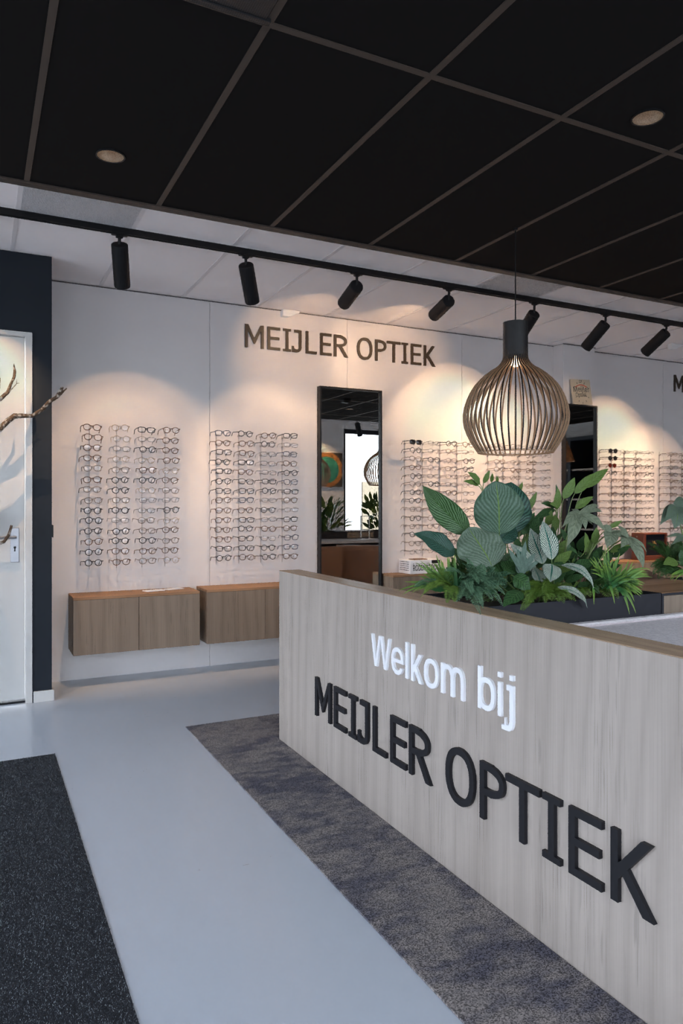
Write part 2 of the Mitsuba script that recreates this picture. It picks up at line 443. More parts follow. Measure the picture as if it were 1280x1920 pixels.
dl_labels = ['round recessed downlight near the left end of the black ceiling', 'round recessed downlight, brighter, at the right of the black ceiling', 'round recessed downlight over the desks, seen in the tall mirror']
for (x, y), lb in zip(DOWN, dl_labels):
    t = thing('recessed_downlight', lb, 'downlight')
    m = lathe([(.0535, HB - .002), (.0535, HB + .01), (.046, HB + .035), (.038, HB + .075), (.030, HB + .10)], 32)
    put('reflector', moved(m, (x, y, 0)), 'm_reflector', 40, parent=t)
    put('rim', moved(lathe([(.0535, HB), (.0545, HB - .004), (.060, HB - .003), (.060, HB + .003), (.0535, HB + .003)], 32), (x, y, 0)), 'm_black', 30, parent=t)
    put('lamp', moved(tcyl(.030, .004, sections=24), (x, y, HB + .101)), 'm_white_plastic', parent=t,
        emitter={'type': 'area', 'radiance': {'type': 'rgb', 'value': (SPOT_WARM * 3.0).tolist()}})

# ---------------------------------------------------------------- track with spotlights
YT = 4.31
t = thing('lighting_track', 'long black ceiling track over the eyewear wall, carrying the spotlights', 'track')
put('rail', cat(bx(-1.6, 7.6, YT - .018, YT - .008, HC - .036, HC, .002), bx(-1.6, 7.6, YT + .008, YT + .018, HC - .036, HC, .002), bx(-1.6, 7.6, YT - .01, YT + .01, HC - .014, HC)), 'm_black', parent=t)
put('conductor_strip', bx(-1.6, 7.6, YT - .008, YT + .008, HC - .016, HC - .0135), 'm_steel', parent=t)

body_m = lathe([(0, 0), (.043, 0), (.0465, .003), (.0475, .006), (.0475, .252), (.0465, .256), (.043, .256), (.042, .215), (0, .215)], 28)


def spot(A, d, label, group, lit=1.0, track_y=YT, cone=(31.0, 19.0)):
    A, d = np.array(A, float), np.array(d, float) / np.linalg.norm(d)
    t = thing('track_spotlight', label, 'spotlight', group)
    put('body', moved(body_m, A, frame_z(d)), 'm_black_matte', 35, parent=t)
    side = np.array([0, 0, 1.0]) - d * d[2]
    piv = A + d * .012
    top = HC - .046
    put('stem', tube([(A[0], track_y, top + .01), (A[0], track_y, A[2] + .03), piv + np.array([0, 0, .0])], .009, 10), 'm_black', 35, parent=t)
    put('adapter', cat(bx(A[0] - .045, A[0] + .045, track_y - .015, track_y + .015, HC - .046, HC - .033, .003), bx(A[0] - .02, A[0] + .02, track_y - .014, track_y + .014, HC - .058, HC - .044, .003)), 'm_black', parent=t)
    put('lens', moved(tcyl(.040, .003, sections=24), A + d * .2165, frame_z(d)), 'm_white_plastic', parent=t + '__body')
    if lit:
        o = A + d * .245
        scene[numbered('beam')] = {'type': 'spot', 'to_world': T().look_at(origin=o.tolist(), target=(o + d).tolist(), up=[1, 0, 0]),
                                   'intensity': {'type': 'rgb', 'value': (SPOT_WARM * SPOT_POWER * lit).tolist()}, 'cutoff_angle': cone[0], 'beam_width': cone[1]}


SG = 'spotlights on the black track'
spot((-.03, YT, 2.785), (.06, .62, -.78), 'black cylinder spotlight on the track, aimed at the white door', SG)
spot((.737, YT, 2.785), (.17, .62, -.76), 'black cylinder spotlight nearest the dark wall, first from the left', SG, 1.0, cone=(34.0, 23.0))
spot((1.507, YT, 2.782), (.38, .58, -.72), 'black cylinder spotlight, second from the left on the track', SG, .85, cone=(33.0, 22.0))
spot((2.298, YT, 2.757), (.11, .973, -.21), 'black spotlight aimed level at the middle of the wall sign', SG, .46, cone=(36.0, 20.0))
spot((3.056, YT, 2.755), (.15, .975, -.17), 'black spotlight aimed level at the end of the wall sign', SG, .53, cone=(36.0, 20.0))
spot((3.860, YT, 2.76), (.08, .80, -.59), 'black spotlight half hidden by the neck of the pendant lamp', SG, 1.35, cone=(36.0, 24.0))
spot((4.621, YT, 2.768), (-.11, .75, -.65), 'black spotlight on the track right of the pendant lamp', SG, 1.35, cone=(35.0, 23.0))
spot((5.349, YT, 2.775), (-.07, .83, -.55), 'black spotlight, last one visible at the right end of the track', SG, .1)
spot((6.11, YT, 2.775), (-.10, .70, -.70), 'black spotlight on the track beyond the right edge', SG, 1.6, cone=(36.0, 24.0))
spot((6.88, YT, 2.775), (-.2, .55, -.81), 'black spotlight on the track, the farthest beyond the right edge', SG, 1.35, cone=(35.0, 24.0))

t = thing('lighting_track', 'second black track along the shop front, seen in the tall mirror', 'track')
put('rail', bx(2.6, 8.2, -.638, -.602, HC - .036, HC, .002), 'm_black', parent=t)
for k, (x, lit) in enumerate([(4.5, 0), (5.35, 1.0), (6.2, 0)]):
    spot((x, -.62, 2.765), (.35 if lit else .4, -.45 if lit else -.35, -.62 if lit else -.75),
         ['black spotlight of the front track, left of the iris picture', 'black spotlight of the front track, lighting the iris picture', 'black spotlight before the bright window, in the tall mirror'][k], 'spotlights on the front track', .6 * lit, -.62)

b = put('ceiling_sensor', bx(4.49, 4.59, 2.10, 2.20, HB - .05, HB + .002, .008), 'm_black')
tag(b, 'small black sensor box under the black ceiling, seen in the tall mirror', 'sensor')
for x, y, lb in ((2.33, YW, 'small white wedge-shaped bracket where the ceiling meets the wall, above the sign'), (6.25, 4.95, 'small white bracket under the white ceiling at the right edge')):
    m = extr(Polygon([(0, 0), (.16, 0), (.15, -.012), (.055, -.055), (.0, -.055)]), .05)
    m.apply_transform(ON_WALL)
    tag(put('ceiling_bracket', moved(m, (x - .09, y, HC)), 'm_white_plastic'), lb, 'bracket')

# ---------------------------------------------------------------- lettering (drawn here, stroke by stroke)
def ring(w, h, s, e=2.0):
    a = np.linspace(0, 2 * np.pi, 49)[:-1]
    f = lambda c: np.sign(c) * np.abs(c) ** (2 / e)
    o = Polygon(np.stack([w / 2 + w / 2 * f(np.cos(a)), h / 2 + h / 2 * f(np.sin(a))], 1))
    return o.difference(o.buffer(-s))


def line(pts, s, cap=2, join=2):
    return LineString(pts).buffer(s / 2, cap_style=cap, join_style=join, mitre_limit=8)


def capital(c, w, s=.128, q=.117):
    full = sbox(-1, 0, 3, 1)
    R = sbox
    if c == 'M':
        v = line([(s * .55, 1.02), (w / 2, .27), (w - s * .55, 1.02)], s * .95).intersection(sbox(0, .18, w, 1))
        return unary_union([R(0, 0, s, 1), R(w - s, 0, w, 1), v])
    if c == 'E':
        return unary_union([R(0, 0, s, 1), R(0, 0, w, q), R(0, 1 - q, w, 1), R(0, .5 - q * .42, w * .93, .5 + q * .58)])
    if c == 'I':
        return unary_union([R(w / 2 - s / 2, 0, w / 2 + s / 2, 1), R(0, 0, w, q * .85), R(0, 1 - q * .85, w, 1)])
    if c == 'J':
        hook = ring(w * 1.1, .52, s, 2.3).intersection(sbox(w * .1, 0, w * 1.1, .27))
        hook = affinity.translate(hook, -w * .1, 0)
        return unary_union([R(w - s, .25, w, 1), R(w * .23, 1 - q, w, 1), hook, R(0, 0, w * .42, q * .95)])
    if c == 'L':
        return unary_union([R(0, 0, s, 1), R(0, 0, w, q)])
    if c in 'RP':
        bh = .56 if c == 'P' else .55
        bowl = affinity.translate(ring(w * 1.5 if c == 'P' else w * 1.35, bh, s * .94, 2.4), -w * .5 if c == 'P' else -w * .47, 1 - bh).intersection(sbox(s * .5, 0, 3, 1))
        k = [R(0, 0, s, 1), bowl, R(s * .5, 1 - q, w * .5, 1), R(s * .5, 1 - bh, w * .5, 1 - bh + q)]
        if c == 'R':
            k.append(line([(w * .36, .55), (w - s * .52, -.05)], s * 1.08).intersection(sbox(0, 0, w + .05, .52)))
        return unary_union(k)
    if c == 'O':
        return affinity.translate(ring(w, 1.04, s, 2.25), 0, -.02)
    if c == 'T':
        return unary_union([R(w / 2 - s / 2, 0, w / 2 + s / 2, 1), R(0, 1 - q, w, 1)])
    if c == 'K':
        up = line([(s * .5, .36), (w - s * .75, 1.06)], s * 1.05).intersection(sbox(s * .4, 0, w, 1))
        dn = line([(s * 1.2, .58), (w - s * .5, -.06)], s * 1.08).intersection(sbox(s * .6, 0, w + .05, .62))
        return unary_union([R(0, 0, s, 1), up, dn])


CAPS = [('M', 0, .169), ('E', .203, .321), ('I', .349, .422), ('J', .433, .523), ('L', .564, .671), ('E', .705, .818), ('R', .842, .990),
        ('O', 1.079, 1.238), ('P', 1.269, 1.388), ('T', 1.395, 1.545), ('I', 1.557, 1.628), ('E', 1.660, 1.777), ('K', 1.807, 1.944)]


def company_sign(name, label, m, frame, loc, height, total, depth):
    t = thing(name, label, 'sign')
    k = total / 1.944
    for c, a, b in CAPS:
        g = affinity.scale(capital(c, (b - a) * k / height), height, height, origin=(0, 0))
        e = extr(g, depth)
        e.apply_translation([a * k, 0, 0])
        e.apply_transform(frame)
        put('letter', moved(e, loc), m, parent=t)


company_sign('wall_sign', 'dark raised letters MEIJLER OPTIEK on the white wall above the tall mirror', 'm_letter_bronze', ON_WALL, (1.926, YW - .001, 2.545), .187, 1.846, .012)
company_sign('wall_sign', 'dark raised sign on the back wall at the right edge, beginning with M', 'm_letter_bronze', ON_WALL, (6.987, YW - .001, 2.548), .187, 1.846, .012)
XC = 1.458                                                       # face of the reception counter
company_sign('counter_sign', 'large black raised letters MEIJLER OPTIEK on the counter front', 'm_letter_black', ON_COUNTER, (XC + .0005, 3.139, .2635), .1835, 1.944, .0135)


def small(c, w):
    s, x, h = .0172, .106, .137
    if c == 'W':
        return line([(s * .45, .15), (w * .27, -.008), (w / 2, .15), (w * .73, -.008), (w - s * .45, .15)], s * .92).intersection(sbox(0, 0, w, .128))
    if c == 'e':
        o = ring(w, x, s, 2.2).difference(sbox(w * .55, x * .28, w + .1, x * .44))
        return unary_union([o, sbox(s * .5, x * .44, w - s * .3, x * .44 + s * .75)])
    if c == 'l':
        return sbox(0, 0, s, h)
    if c == 'k':
        up = line([(s * .5, .034), (w - s * .62, x + .012)], s).intersection(sbox(s * .3, 0, w, x))
        dn = line([(s * 1.15, x * .58), (w - s * .55, -.012)], s * 1.05).intersection(sbox(s * .6, 0, w, x * .7))
        return unary_union([sbox(0, 0, s, h), up, dn])
    if c == 'o':
        return ring(w, x, s, 2.3)
    if c == 'm':
        a = ring(w / 2 + s / 2, x * 1.1, s, 2.6)
        a = affinity.translate(a, 0, -x * .1).intersection(sbox(-1, x * .5, 1, 1))
        return unary_union([sbox(0, 0, s, x), sbox(w / 2 - s / 2, 0, w / 2 + s / 2, x * .62), sbox(w - s, 0, w, x * .62), a, affinity.translate(a, w / 2 - s / 2, 0)])
    if c == 'b':
        return unary_union([sbox(0, 0, s, h), ring(w, x, s, 2.4)])
    if c == 'i':
        return unary_union([sbox(0, 0, s, x), sbox(0, x + .015, s, x + .015 + s * .95)])
    if c == 'j':
        hk = affinity.translate(ring(w, .075, s, 2.3), 0, -.036).intersection(sbox(w * .25, -.1, w, .002))
        return unary_union([sbox(w - s, -.004, w, x), hk, sbox(0, -.036, w * .4, -.036 + s * .85), sbox(w - s, x + .015, w, x + .015 + s * .95), sbox(w - s - .014, x - .017, w, x)])


t = thing('welcome_sign', 'white raised letters Welkom bij on the counter front', 'sign')
for c, a, b in [('W', .541, .704), ('e', .708, .797), ('l', .812, .8325), ('k', .852, .935), ('o', .939, 1.029), ('m', 1.046, 1.180), ('b', 1.255, 1.340), ('i', 1.355, 1.3755), ('j', 1.374, 1.428)]:
    e = extr(small(c, b - a), .010)
    e.apply_translation([a, 0, 0])
    e.apply_transform(ON_COUNTER)
    put('letter', moved(e, (XC + .0005, 3.139, .6135)), 'm_letter_white', parent=t)

# ---------------------------------------------------------------- reception counter, desk, planter row
t = thing('reception_counter', 'low grey oak counter wall with the welcome lettering, right foreground', 'counter')
put('front_panel', bx(XC, XC + .115, .55, 3.627, 0, .914, .0012), 'm_oak', parent=t)
put('top', bx(XC, XC + .116, .55, 3.627, .914, .917, .001), 'm_oak_top_y', parent=t)

t = thing('desk', 'speckled light grey desk top behind the counter', 'desk')
put('top', bx(XC + .117, 5.6, 1.0, 2.95, .785, .82, .004), 'm_desk', parent=t)
put('rear_lip', bx(XC + .117, 5.6, 1.955, 1.995, .82, .834, .006), 'm_desk', parent=t)
put('leg_panel', bx(1.7, 5.5, 1.9, 2.35, .0062, .785), 'm_black_matte', parent=t)
put('side_panel', bx(5.5, 5.56, 1.05, 2.9, .0062, .785), 'm_black_matte', parent=t)
put('side_panel', bx(1.62, 1.68, 1.05, 2.9, .0062, .785), 'm_black_matte', parent=t)


def planter(x0, x1, label):
    t = thing('planter_box', label, 'planter', None)
    y0, y1, z0, z1, w = 2.0, 2.4, .8205, .917, .008
    put('trough', cat(bx(x0, x1, y0, y0 + w, z0, z1, .001), bx(x0, x1, y1 - w, y1, z0, z1, .001), bx(x0, x0 + w, y0 + w, y1 - w, z0, z1, .001), bx(x1 - w, x1, y0 + w, y1 - w, z0, z1, .001), bx(x0, x1, y0, y1, z0, z0 + w)), 'm_navy', parent=t)
    put('soil', bx(x0 + w, x1 - w, y0 + w, y1 - w, z0 + w, z1 - .022), 'm_soil', parent=t)
    return t


planter(XC + .118, 2.452, 'dark navy planter box full of plants beside the counter')
planter(2.962, 4.42, 'dark planter box of plants beyond the wooden drawer box, right edge')
planter(4.864, 5.55, 'dark planter box of plants at the far end, seen in the tall mirror')
for x0, x1, lb in ((2.455, 2.96, 'wooden drawer box with dark frame between the two planters'), (4.423, 4.861, 'wooden drawer box seen in the tall mirror between planters')):
    t = thing('drawer_box', lb, 'drawer unit')
    z0, z1 = .8205, .917
    put('frame', cat(bx(x0, x1, 2.0, 2.4, z1 - .012, z1 - .003), bx(x0, x0 + .012, 2.0, 2.4, z0, z1 - .003), bx(x1 - .012, x1, 2.0, 2.4, z0, z1 - .003), bx(x0, x1, 2.0, 2.4, z0, z0 + .004)), 'm_navy', parent=t)
    put('top', bx(x0, x1, 2.0, 2.4, z1 - .003, z1, .001), 'm_oak_top', parent=t)
    put('drawer', cat(bx(x0 + .014, x1 - .014, 2.004, 2.04, z0 + .006, z1 - .014, .001)), 'm_oak_cab', parent=t)
    put('rear_panel', bx(x0 + .014, x1 - .014, 2.36, 2.396, z0 + .006, z1 - .014, .001), 'm_oak_cab', parent=t)

# ---------------------------------------------------------------- wall cabinets and what stands on them
def cabinet(x0, x1, z0, z1, label, doors, y0=5.237):
    t = thing('wall_cabinet', label, 'cabinet', None)
    y1 = YW - .0005
    put('carcass', bx(x0, x1, y0 + .022, y1, z0, z1 - .018, .001), 'm_oak_cab', parent=t)
    put('top', bx(x0, x1, y0, y1, z1 - .018, z1, .001), 'm_oak_top', parent=t)
    w = (x1 - x0) / doors
    for k in range(doors):
        put('door', bx(x0 + k * w + (.0015 if k else 0), x0 + (k + 1) * w - (.0015 if k < doors - 1 else 0), y0, y0 + .02, z0, z1 - .019, .001), 'm_oak_cab', parent=t)


cabinet(.588, 1.473, .233, .632, 'floating oak wall cabinet, nearest the dark blue wall', 2)
cabinet(1.530, 2.45, .233, .636, 'floating oak wall cabinet left of the tall mirror, partly behind the counter', 2)
cabinet(3.19, 5.0, .25, .665, 'floating oak wall cabinet right of the tall mirror, under the white carton', 4, 5.32)
cabinet(5.75, 7.5, .25, .69, 'floating oak wall cabinet under the eyewear at the far right', 4)
for x, y, r, l, lb in ((1.17, 5.40, 10, .15, 'thin white paper slip lying on the left cabinet'), (1.33, 5.44, 22, .14, 'thin white card on the left cabinet, the one nearer the wall')):
    m = bx(-l / 2, l / 2, -.035, .035, 0, .006, .001)
    tag(put('paper_slip', moved(m, (x, y, .632), rot_z(r)), 'm_paper'), lb, 'paper')


def flat_text(s, h, depth, sx=1.0, bold=False):
    m = meshkit.text_mesh(s, h, depth, bold)
    m.vertices[:, 0] *= sx
    m.vertices[:, 0] -= m.bounds[0][0]
    return m


t = thing('carton', 'white carton with RODENSTOCK in black on the cabinet right of the mirror', 'box')
x0, x1, y0, y1, z0, z1 = 3.37, 3.69, 5.332, 5.525, .665, .786
put('box', bx(x0, x1, y0, y1, z0, z1, .003), 'm_paper', parent=t)
for k in range(5):
    put('printed_line', bx(x0 - .0006, x0 + .001, y0 + .02, y1 - .02, z0 + .030 + k * .018, z0 + .034 + k * .018), 'm_ink', parent=t)
put('printed_line', bx(x0 + .03, x0 + .2, y0 - .0006, y0 + .001, z1 - .032, z1 - .029), 'm_ink', parent=t)
m = flat_text('RODENSTOCK', .048, .0012, 1.0, True)
m.vertices[:, 0] *= .27 / m.extents[0]
m.apply_transform(ON_WALL)
put('lettering', moved(m, (x0 + .03, y0 + .0006, z0 + .03)), 'm_ink', parent=t + '__box')
put('dark_label', bx(x1 - .095, x1 - .006, y0 - .0006, y0 + .001, z1 - .034, z1 - .004), 'm_trim_dark', parent=t)
put('loose_flap', bx(x0 + .06, x0 + .2, y0 + .03, y0 + .12, z1, z1 + .006, .001), 'm_leather', parent=t)

t = thing('display_case', 'open rust-red wooden case with black lining and gold emblem on the right cabinet', 'display case')
x0, x1, y0, z0 = 6.20, 6.56, 5.27, .69
put('shell', cat(bx(x0, x0 + .035, y0, y0 + .16, z0, z0 + .285, .004), bx(x1 - .018, x1, y0, y0 + .16, z0, z0 + .285, .004), bx(x0, x1, y0, y0 + .16, z0 + .268, z0 + .285, .004), bx(x0, x1, y0, y0 + .16, z0, z0 + .05, .004), bx(x0, x1, y0 + .145, y0 + .16, z0, z0 + .285)), 'm_rust_wood', parent=t)
put('lining', bx(x0 + .035, x1 - .018, y0 + .03, y0 + .146, z0 + .05, z0 + .268), 'm_velvet', parent=t)
em = affinity.scale(unary_union([Point(0, .035).buffer(.014), line([(-.03, .015), (.03, .015)], .012, 1), line([(0, .03), (0, -.04)], .014, 1), line([(0, -.02), (-.024, -.05)], .011, 1), line([(0, -.02), (.026, -.045)], .011, 1), line([(-.028, .015), (-.036, .045)], .009, 1), line([(.028, .015), (.04, .0)], .009, 1)]), .75, .75, origin=(0, 0))
m = extr(em, .002)
m.apply_transform(ON_WALL)
put('emblem', moved(m, (x0 + .19, y0 + .03, z0 + .165)), 'm_gold_print', parent=t + '__lining')

# ---------------------------------------------------------------- mirrors
def mirror(x0, x1, y0, y1, z0, z1, label, fw=.014):
    t = thing('wall_mirror', label, 'mirror')
    put('frame', cat(bx(x0, x0 + fw, y0, y1, z0, z1, .001), bx(x1 - fw, x1, y0, y1, z0, z1, .001), bx(x0 + fw, x1 - fw, y0, y1, z1 - fw, z1, .001), bx(x0 + fw, x1 - fw, y0, y1, z0, z0 + fw, .001)), 'm_black', parent=t)
    put('glass', bx(x0 + fw, x1 - fw, y0 + .022, y0 + .03, z0 + fw, z1 - fw), 'm_mirror', parent=t)
    put('backing', bx(x0 + fw, x1 - fw, y0 + .0305, y1 - .002, z0 + fw, z1 - fw), 'm_black_matte', parent=t)


mirror(2.570, 3.172, 5.477, YW - .0005, .30, 2.274, 'tall narrow mirror in a black frame, below the wall sign')
mirror(5.180, 5.612, 5.340, 5.3955, .30, 2.274, 'tall narrow mirror on the pilaster, half behind the pendant lamp')

t = thing('clock_plaque', 'square beige clock plate with Meijler Optiek script, on top of the far mirror', 'clock')
tilt = trimesh.transformations.rotation_matrix(math.radians(-6), [1, 0, 0]) @ trimesh.transformations.rotation_matrix(math.radians(-3), [0, 1, 0])
def on_plaque(m, u, v, dy=0):
    m = m.copy()
    m.apply_transform(ON_WALL)
    m.apply_translation([u, dy, v])
    m.apply_transform(tilt)
    m.apply_translation([5.425, 5.362, 2.279])
    return m
m = extr(sbox(-.13, 0, .13, .255), .012)
put('plate', on_plaque(m, 0, 0), 'm_clock', parent=t)
for s, h, w, u, v in (('12', .026, .034, -.02, .222), ('Meijler', .055, .215, -.108, .128), ('Optiek', .042, .15, -.085, .078), ('6', .018, .012, -.004, .008)):
    q = flat_text(s, h, .0012)
    q.vertices[:, 0] *= w / q.extents[0]
    put('lettering', on_plaque(q, u, v, -.012), 'm_ink', parent=t + '__plate')
arc = LineString([(-.075 + .15 * k / 12, .178 + .022 * math.sin(math.pi * k / 12)) for k in range(13)]).buffer(.004)
put('red_arc', on_plaque(extr(arc, .0012), 0, 0, -.012), 'm_red_print', parent=t + '__plate')
for a in (30, 60, 120, 150, 210, 240, 300, 330):
    u, v = .105 * math.sin(math.radians(a)), .125 + .112 * math.cos(math.radians(a))
    put('tick', on_plaque(extr(line([(u, v), (u * .86, .125 + (v - .125) * .86)], .006), .0012), 0, 0, -.012), 'm_ink', parent=t + '__plate')

# ---------------------------------------------------------------- floor coverings
k = tag(put('carpet', bx(1.061, 1.456, .3, 4.066, 0, .006, .001), 'm_carpet'), 'flat grey and navy mottled carpet strip in front of the counter', 'carpet')
put('carpet_field', bx(XC + .1151, 5.7, .3, 4.066, 0, .006, .001), 'm_carpet', parent='carpet')
put('carpet_field', bx(1.456, XC + .1151, 3.6275, 4.066, 0, .006, .001), 'm_carpet', parent='carpet')
t = thing('entrance_mat', 'coarse dark charcoal entrance mat with light flecks, left foreground', 'mat')
put('base', bx(-1.0, .353, 1.0, 3.930, 0, .004, .001), 'm_mat_base', parent=t)
sp = .0042
gx, gy = np.meshgrid(np.arange(-.7, .353, sp), np.arange(1.35, 3.928, sp))
c = np.stack([gx.ravel(), gy.ravel()], 1)
c += rng.uniform(-.5, .5, c.shape) * sp
k = len(c)
ht = rng.uniform(.0025, .0055, k)
lean = rng.normal(0, .0026, (k, 2))
ang = rng.uniform(0, 6.28, k)
rad = rng.uniform(.0013, .0024, k)
vs = []
for j in range(3):
    a = ang + j * 2.094
    vs.append(np.stack([c[:, 0] + rad * np.cos(a), c[:, 1] + rad * np.sin(a), np.full(k, .003)], 1))
vs.append(np.stack([c[:, 0] + lean[:, 0], c[:, 1] + lean[:, 1], .003 + ht], 1))
v = np.stack(vs, 1).reshape(-1, 3)
i = np.arange(k)[:, None] * 4
f = np.concatenate([i + [0, 1, 3], i + [1, 2, 3], i + [2, 0, 3]], 0)
u = rng.random(k)
col = np.where(u[:, None] < .50, np.array([.017, .0185, .021]), np.where(u[:, None] < .80, np.array([.055, .060, .068]), np.array([.17, .185, .195]))) * rng.uniform(.6, 1.3, (k, 1))
key = numbered(t + '__pile')
scene[key] = mikit.ply(trimesh.Trimesh(v, f, process=False), 'm_pile', False, color=np.repeat(col, 4, 0))
labels[key] = {'kind': 'stuff', 'label': 'coarse dark pile with light flecks'}

# ---------------------------------------------------------------- pendant lamps of curved slats
PROF = [(0, .0640), (.05, .0640), (.12, .0640), (.176, .0645), (.195, .068), (.211, .077), (.225, .089), (.238, .105), (.251, .128), (.277, .163), (.30, .187), (.33, .2145), (.365, .237), (.40, .2535),
        (.44, .267), (.482, .2745), (.52, .274), (.555, .267), (.594, .252), (.63, .2335), (.66, .2145), (.689, .194)]
NS = 46


def slat_mesh(wt=.0060, wr=.0088):
    pr = np.array([(r, -h) for h, r in PROF])
    tg = np.gradient(pr, axis=0)
    tg /= np.linalg.norm(tg, axis=1, keepdims=True)
    nr = np.stack([-tg[:, 1], tg[:, 0]], 1)          # outward normal in (r, z)
    nr *= np.sign(nr[:, :1] + 1e-9)
    o = pr + 0
    i = pr - nr * wr
    k = len(pr)
    def q(a, b):
        return a, b
    v, f, col = [], [], []
    def strip(A, B, c):
        s = len(v)
        for p in A: v.append(p)
        for p in B: v.append(p)
        col.extend([c] * (2 * k))
        for j in range(k - 1):
            f.append((s + j, s + k + j, s + k + j + 1)); f.append((s + j, s + k + j + 1, s + j + 1))
    w = wt / 2 * np.interp(-pr[:, 1], [.15, .24], [1.42, 1.0])
    o0 = [(p[0], -q_, p[1]) for p, q_ in zip(o, w)]; o1 = [(p[0], q_, p[1]) for p, q_ in zip(o, w)]
    i0 = [(p[0], -q_, p[1]) for p, q_ in zip(i, w)]; i1 = [(p[0], q_, p[1]) for p, q_ in zip(i, w)]
    blk, tan = (.010, .0095, .0095), (.37, .225, .125)
    strip(o1, o0, blk); strip(i0, i1, (.42, .26, .15)); strip(o0, i0, tan); strip(i1, o1, tan)
    return trimesh.Trimesh(np.array(v), np.array(f), process=False), np.array(col)


mat('m_slat', P(base_color={'type': 'mesh_attribute', 'name': 'vertex_color'}, roughness=.5))
sm, sc = slat_mesh()
SLAT = mikit.ply(sm, 'm_slat', False, color=sc)
RING = mikit.ply(lathe([(.197, -.688), (.197, -.680), (.189, -.680), (.189, -.688), (.197, -.688)], 48), 'm_slat_wood', 30)
NECK = mikit.ply(lathe([(.0525, -.002), (.0525, -.012), (.044, -.012), (.044, -.002), (.0525, -.002)], 40), 'm_black', 30)
SOCKET = mikit.ply(lathe([(.0, -.0), (.018, -.0), (.022, -.02), (.024, -.14), (.02, -.16), (.0, -.16)], 24), 'm_black', 30)
BULB = mikit.ply(moved(icosphere(2, .034), (0, 0, -.20)), 'm_white_plastic', True)


def pendant(x, y, top, label, power):
    t = thing('pendant_lamp', label, 'pendant lamp', 'slatted globe pendants')
    at = T().translate([x, y, top])
    for k in range(NS):
        put('slat', SLAT, None, parent=t, to_world=at @ T().rotate([0, 0, 1], 360.0 * k / NS + 3))
    put('bottom_ring', RING, None, parent=t, to_world=at)
    put('neck_ring', NECK, None, parent=t, to_world=at)
    put('socket', SOCKET, None, parent=t, to_world=at)
    put('bulb', BULB, None, parent=t + '__socket', to_world=at, emitter={'type': 'area', 'radiance': {'type': 'rgb', 'value': (np.array([1, .66, .36]) * power).tolist()}})
    put('cord', tube([(x, y, top - .001), (x, y, HB - .001)], .0032, 8), 'm_black', parent=t)
    put('ceiling_cap', moved(tcyl(.012, .012), (x, y, HB - .006)), 'm_black', parent=t)


pendant(2.532, 2.972, 2.232, 'black and tan slatted globe pendant lamp hanging over the plants', 12.0)
pendant(4.47, 1.20, 2.232, 'slatted globe pendant at the left edge of the tall mirror reflection', 12.0)
pendant(5.08, 2.25, 2.232, 'slatted globe pendant at the right side of the tall mirror reflection', 12.0)

# ---------------------------------------------------------------- eyewear racks
def loop(w, h, e, top=0.0, n=20):
    a = np.arange(n) * 2 * np.pi / n
    f = lambda c: np.sign(c) * np.abs(c) ** (2 / e)
    x, z = w / 2 * f(np.cos(a)), h / 2 * f(np.sin(a))
    x = x * (1 + top * z / h)
    return np.stack([x, z * 0, z], 1)


STYLES = {  # width, height, roundness, wider at the top, wire radius, material, word
    'round_black': (.046, .043, 2.0, .05, .0026, 'm_acetate_black', 'round black'),
    'panto_brown': (.049, .042, 2.3, .18, .0024, 'm_acetate_brown', 'rounded brown'),
    'square_black': (.052, .038, 3.4, .12, .0026, 'm_acetate_black', 'squarish black'),
    'slim_metal': (.052, .034, 3.0, .10, .0016, 'm_gunmetal', 'slim grey metal'),
    'round_gold': (.047, .043, 2.0, .03, .0014, 'm_gold', 'round thin gold'),
    'panto_taupe': (.050, .040, 2.5, .15, .0022, 'm_taupe', 'rounded taupe'),
    'square_navy': (.051, .040, 3.0, .14, .0023, 'm_navy_frame', 'squarish navy'),
}
MODELS = {}
for k, (w, h, e, tp, r, m, word) in STYLES.items():
    c = .0335
    ms = []
    for s in (-1, 1):
        ms.append(tube(loop(w, h, e, tp) + [s * c, 0, 0], r, 4, closed=True))
        ms.append(tube([(s * (c + w / 2 * .93), 0, h * .22), (s * .0665, .001, h * .26), (s * .0675, .008, h * .26)], r * 1.15, 4))
    g = c - w / 2
    ms.append(tube([(-g - .002, 0, h * .14), (-g * .5, -.002, h * .25), (g * .5, -.002, h * .25), (g + .002, 0, h * .14)], r * 1.1, 4))
    front = mikit.ply(cat(*ms), m, 40)
    temples = [mikit.ply(tube([(s * .0672, .006, h * .26), (s * .069, .05, h * .27), (s * .068, .098, h * .27), (s * .066, .114, h * .16), (s * .064, .134, -h * .35)], r * 1.05, 4), m, 40) for s in (-1, 1)]
    lo = loop(w * .97, h * .97, e, tp, 16)
    def lens(s):
        v = np.vstack([lo + [s * c, 0, 0], [[s * c, -.002, 0]]])
        return trimesh.Trimesh(v, [(16, q, (q + 1) % 16) for q in range(16)], process=False)
    MODELS[k] = (front, temples, [mikit.ply(lens(s), 'm_lens') for s in (-1, 1)], [mikit.ply(lens(s), 'm_sun_lens') for s in (-1, 1)], [mikit.ply(lens(s), 'm_sun_lens_red') for s in (-1, 1)], word)

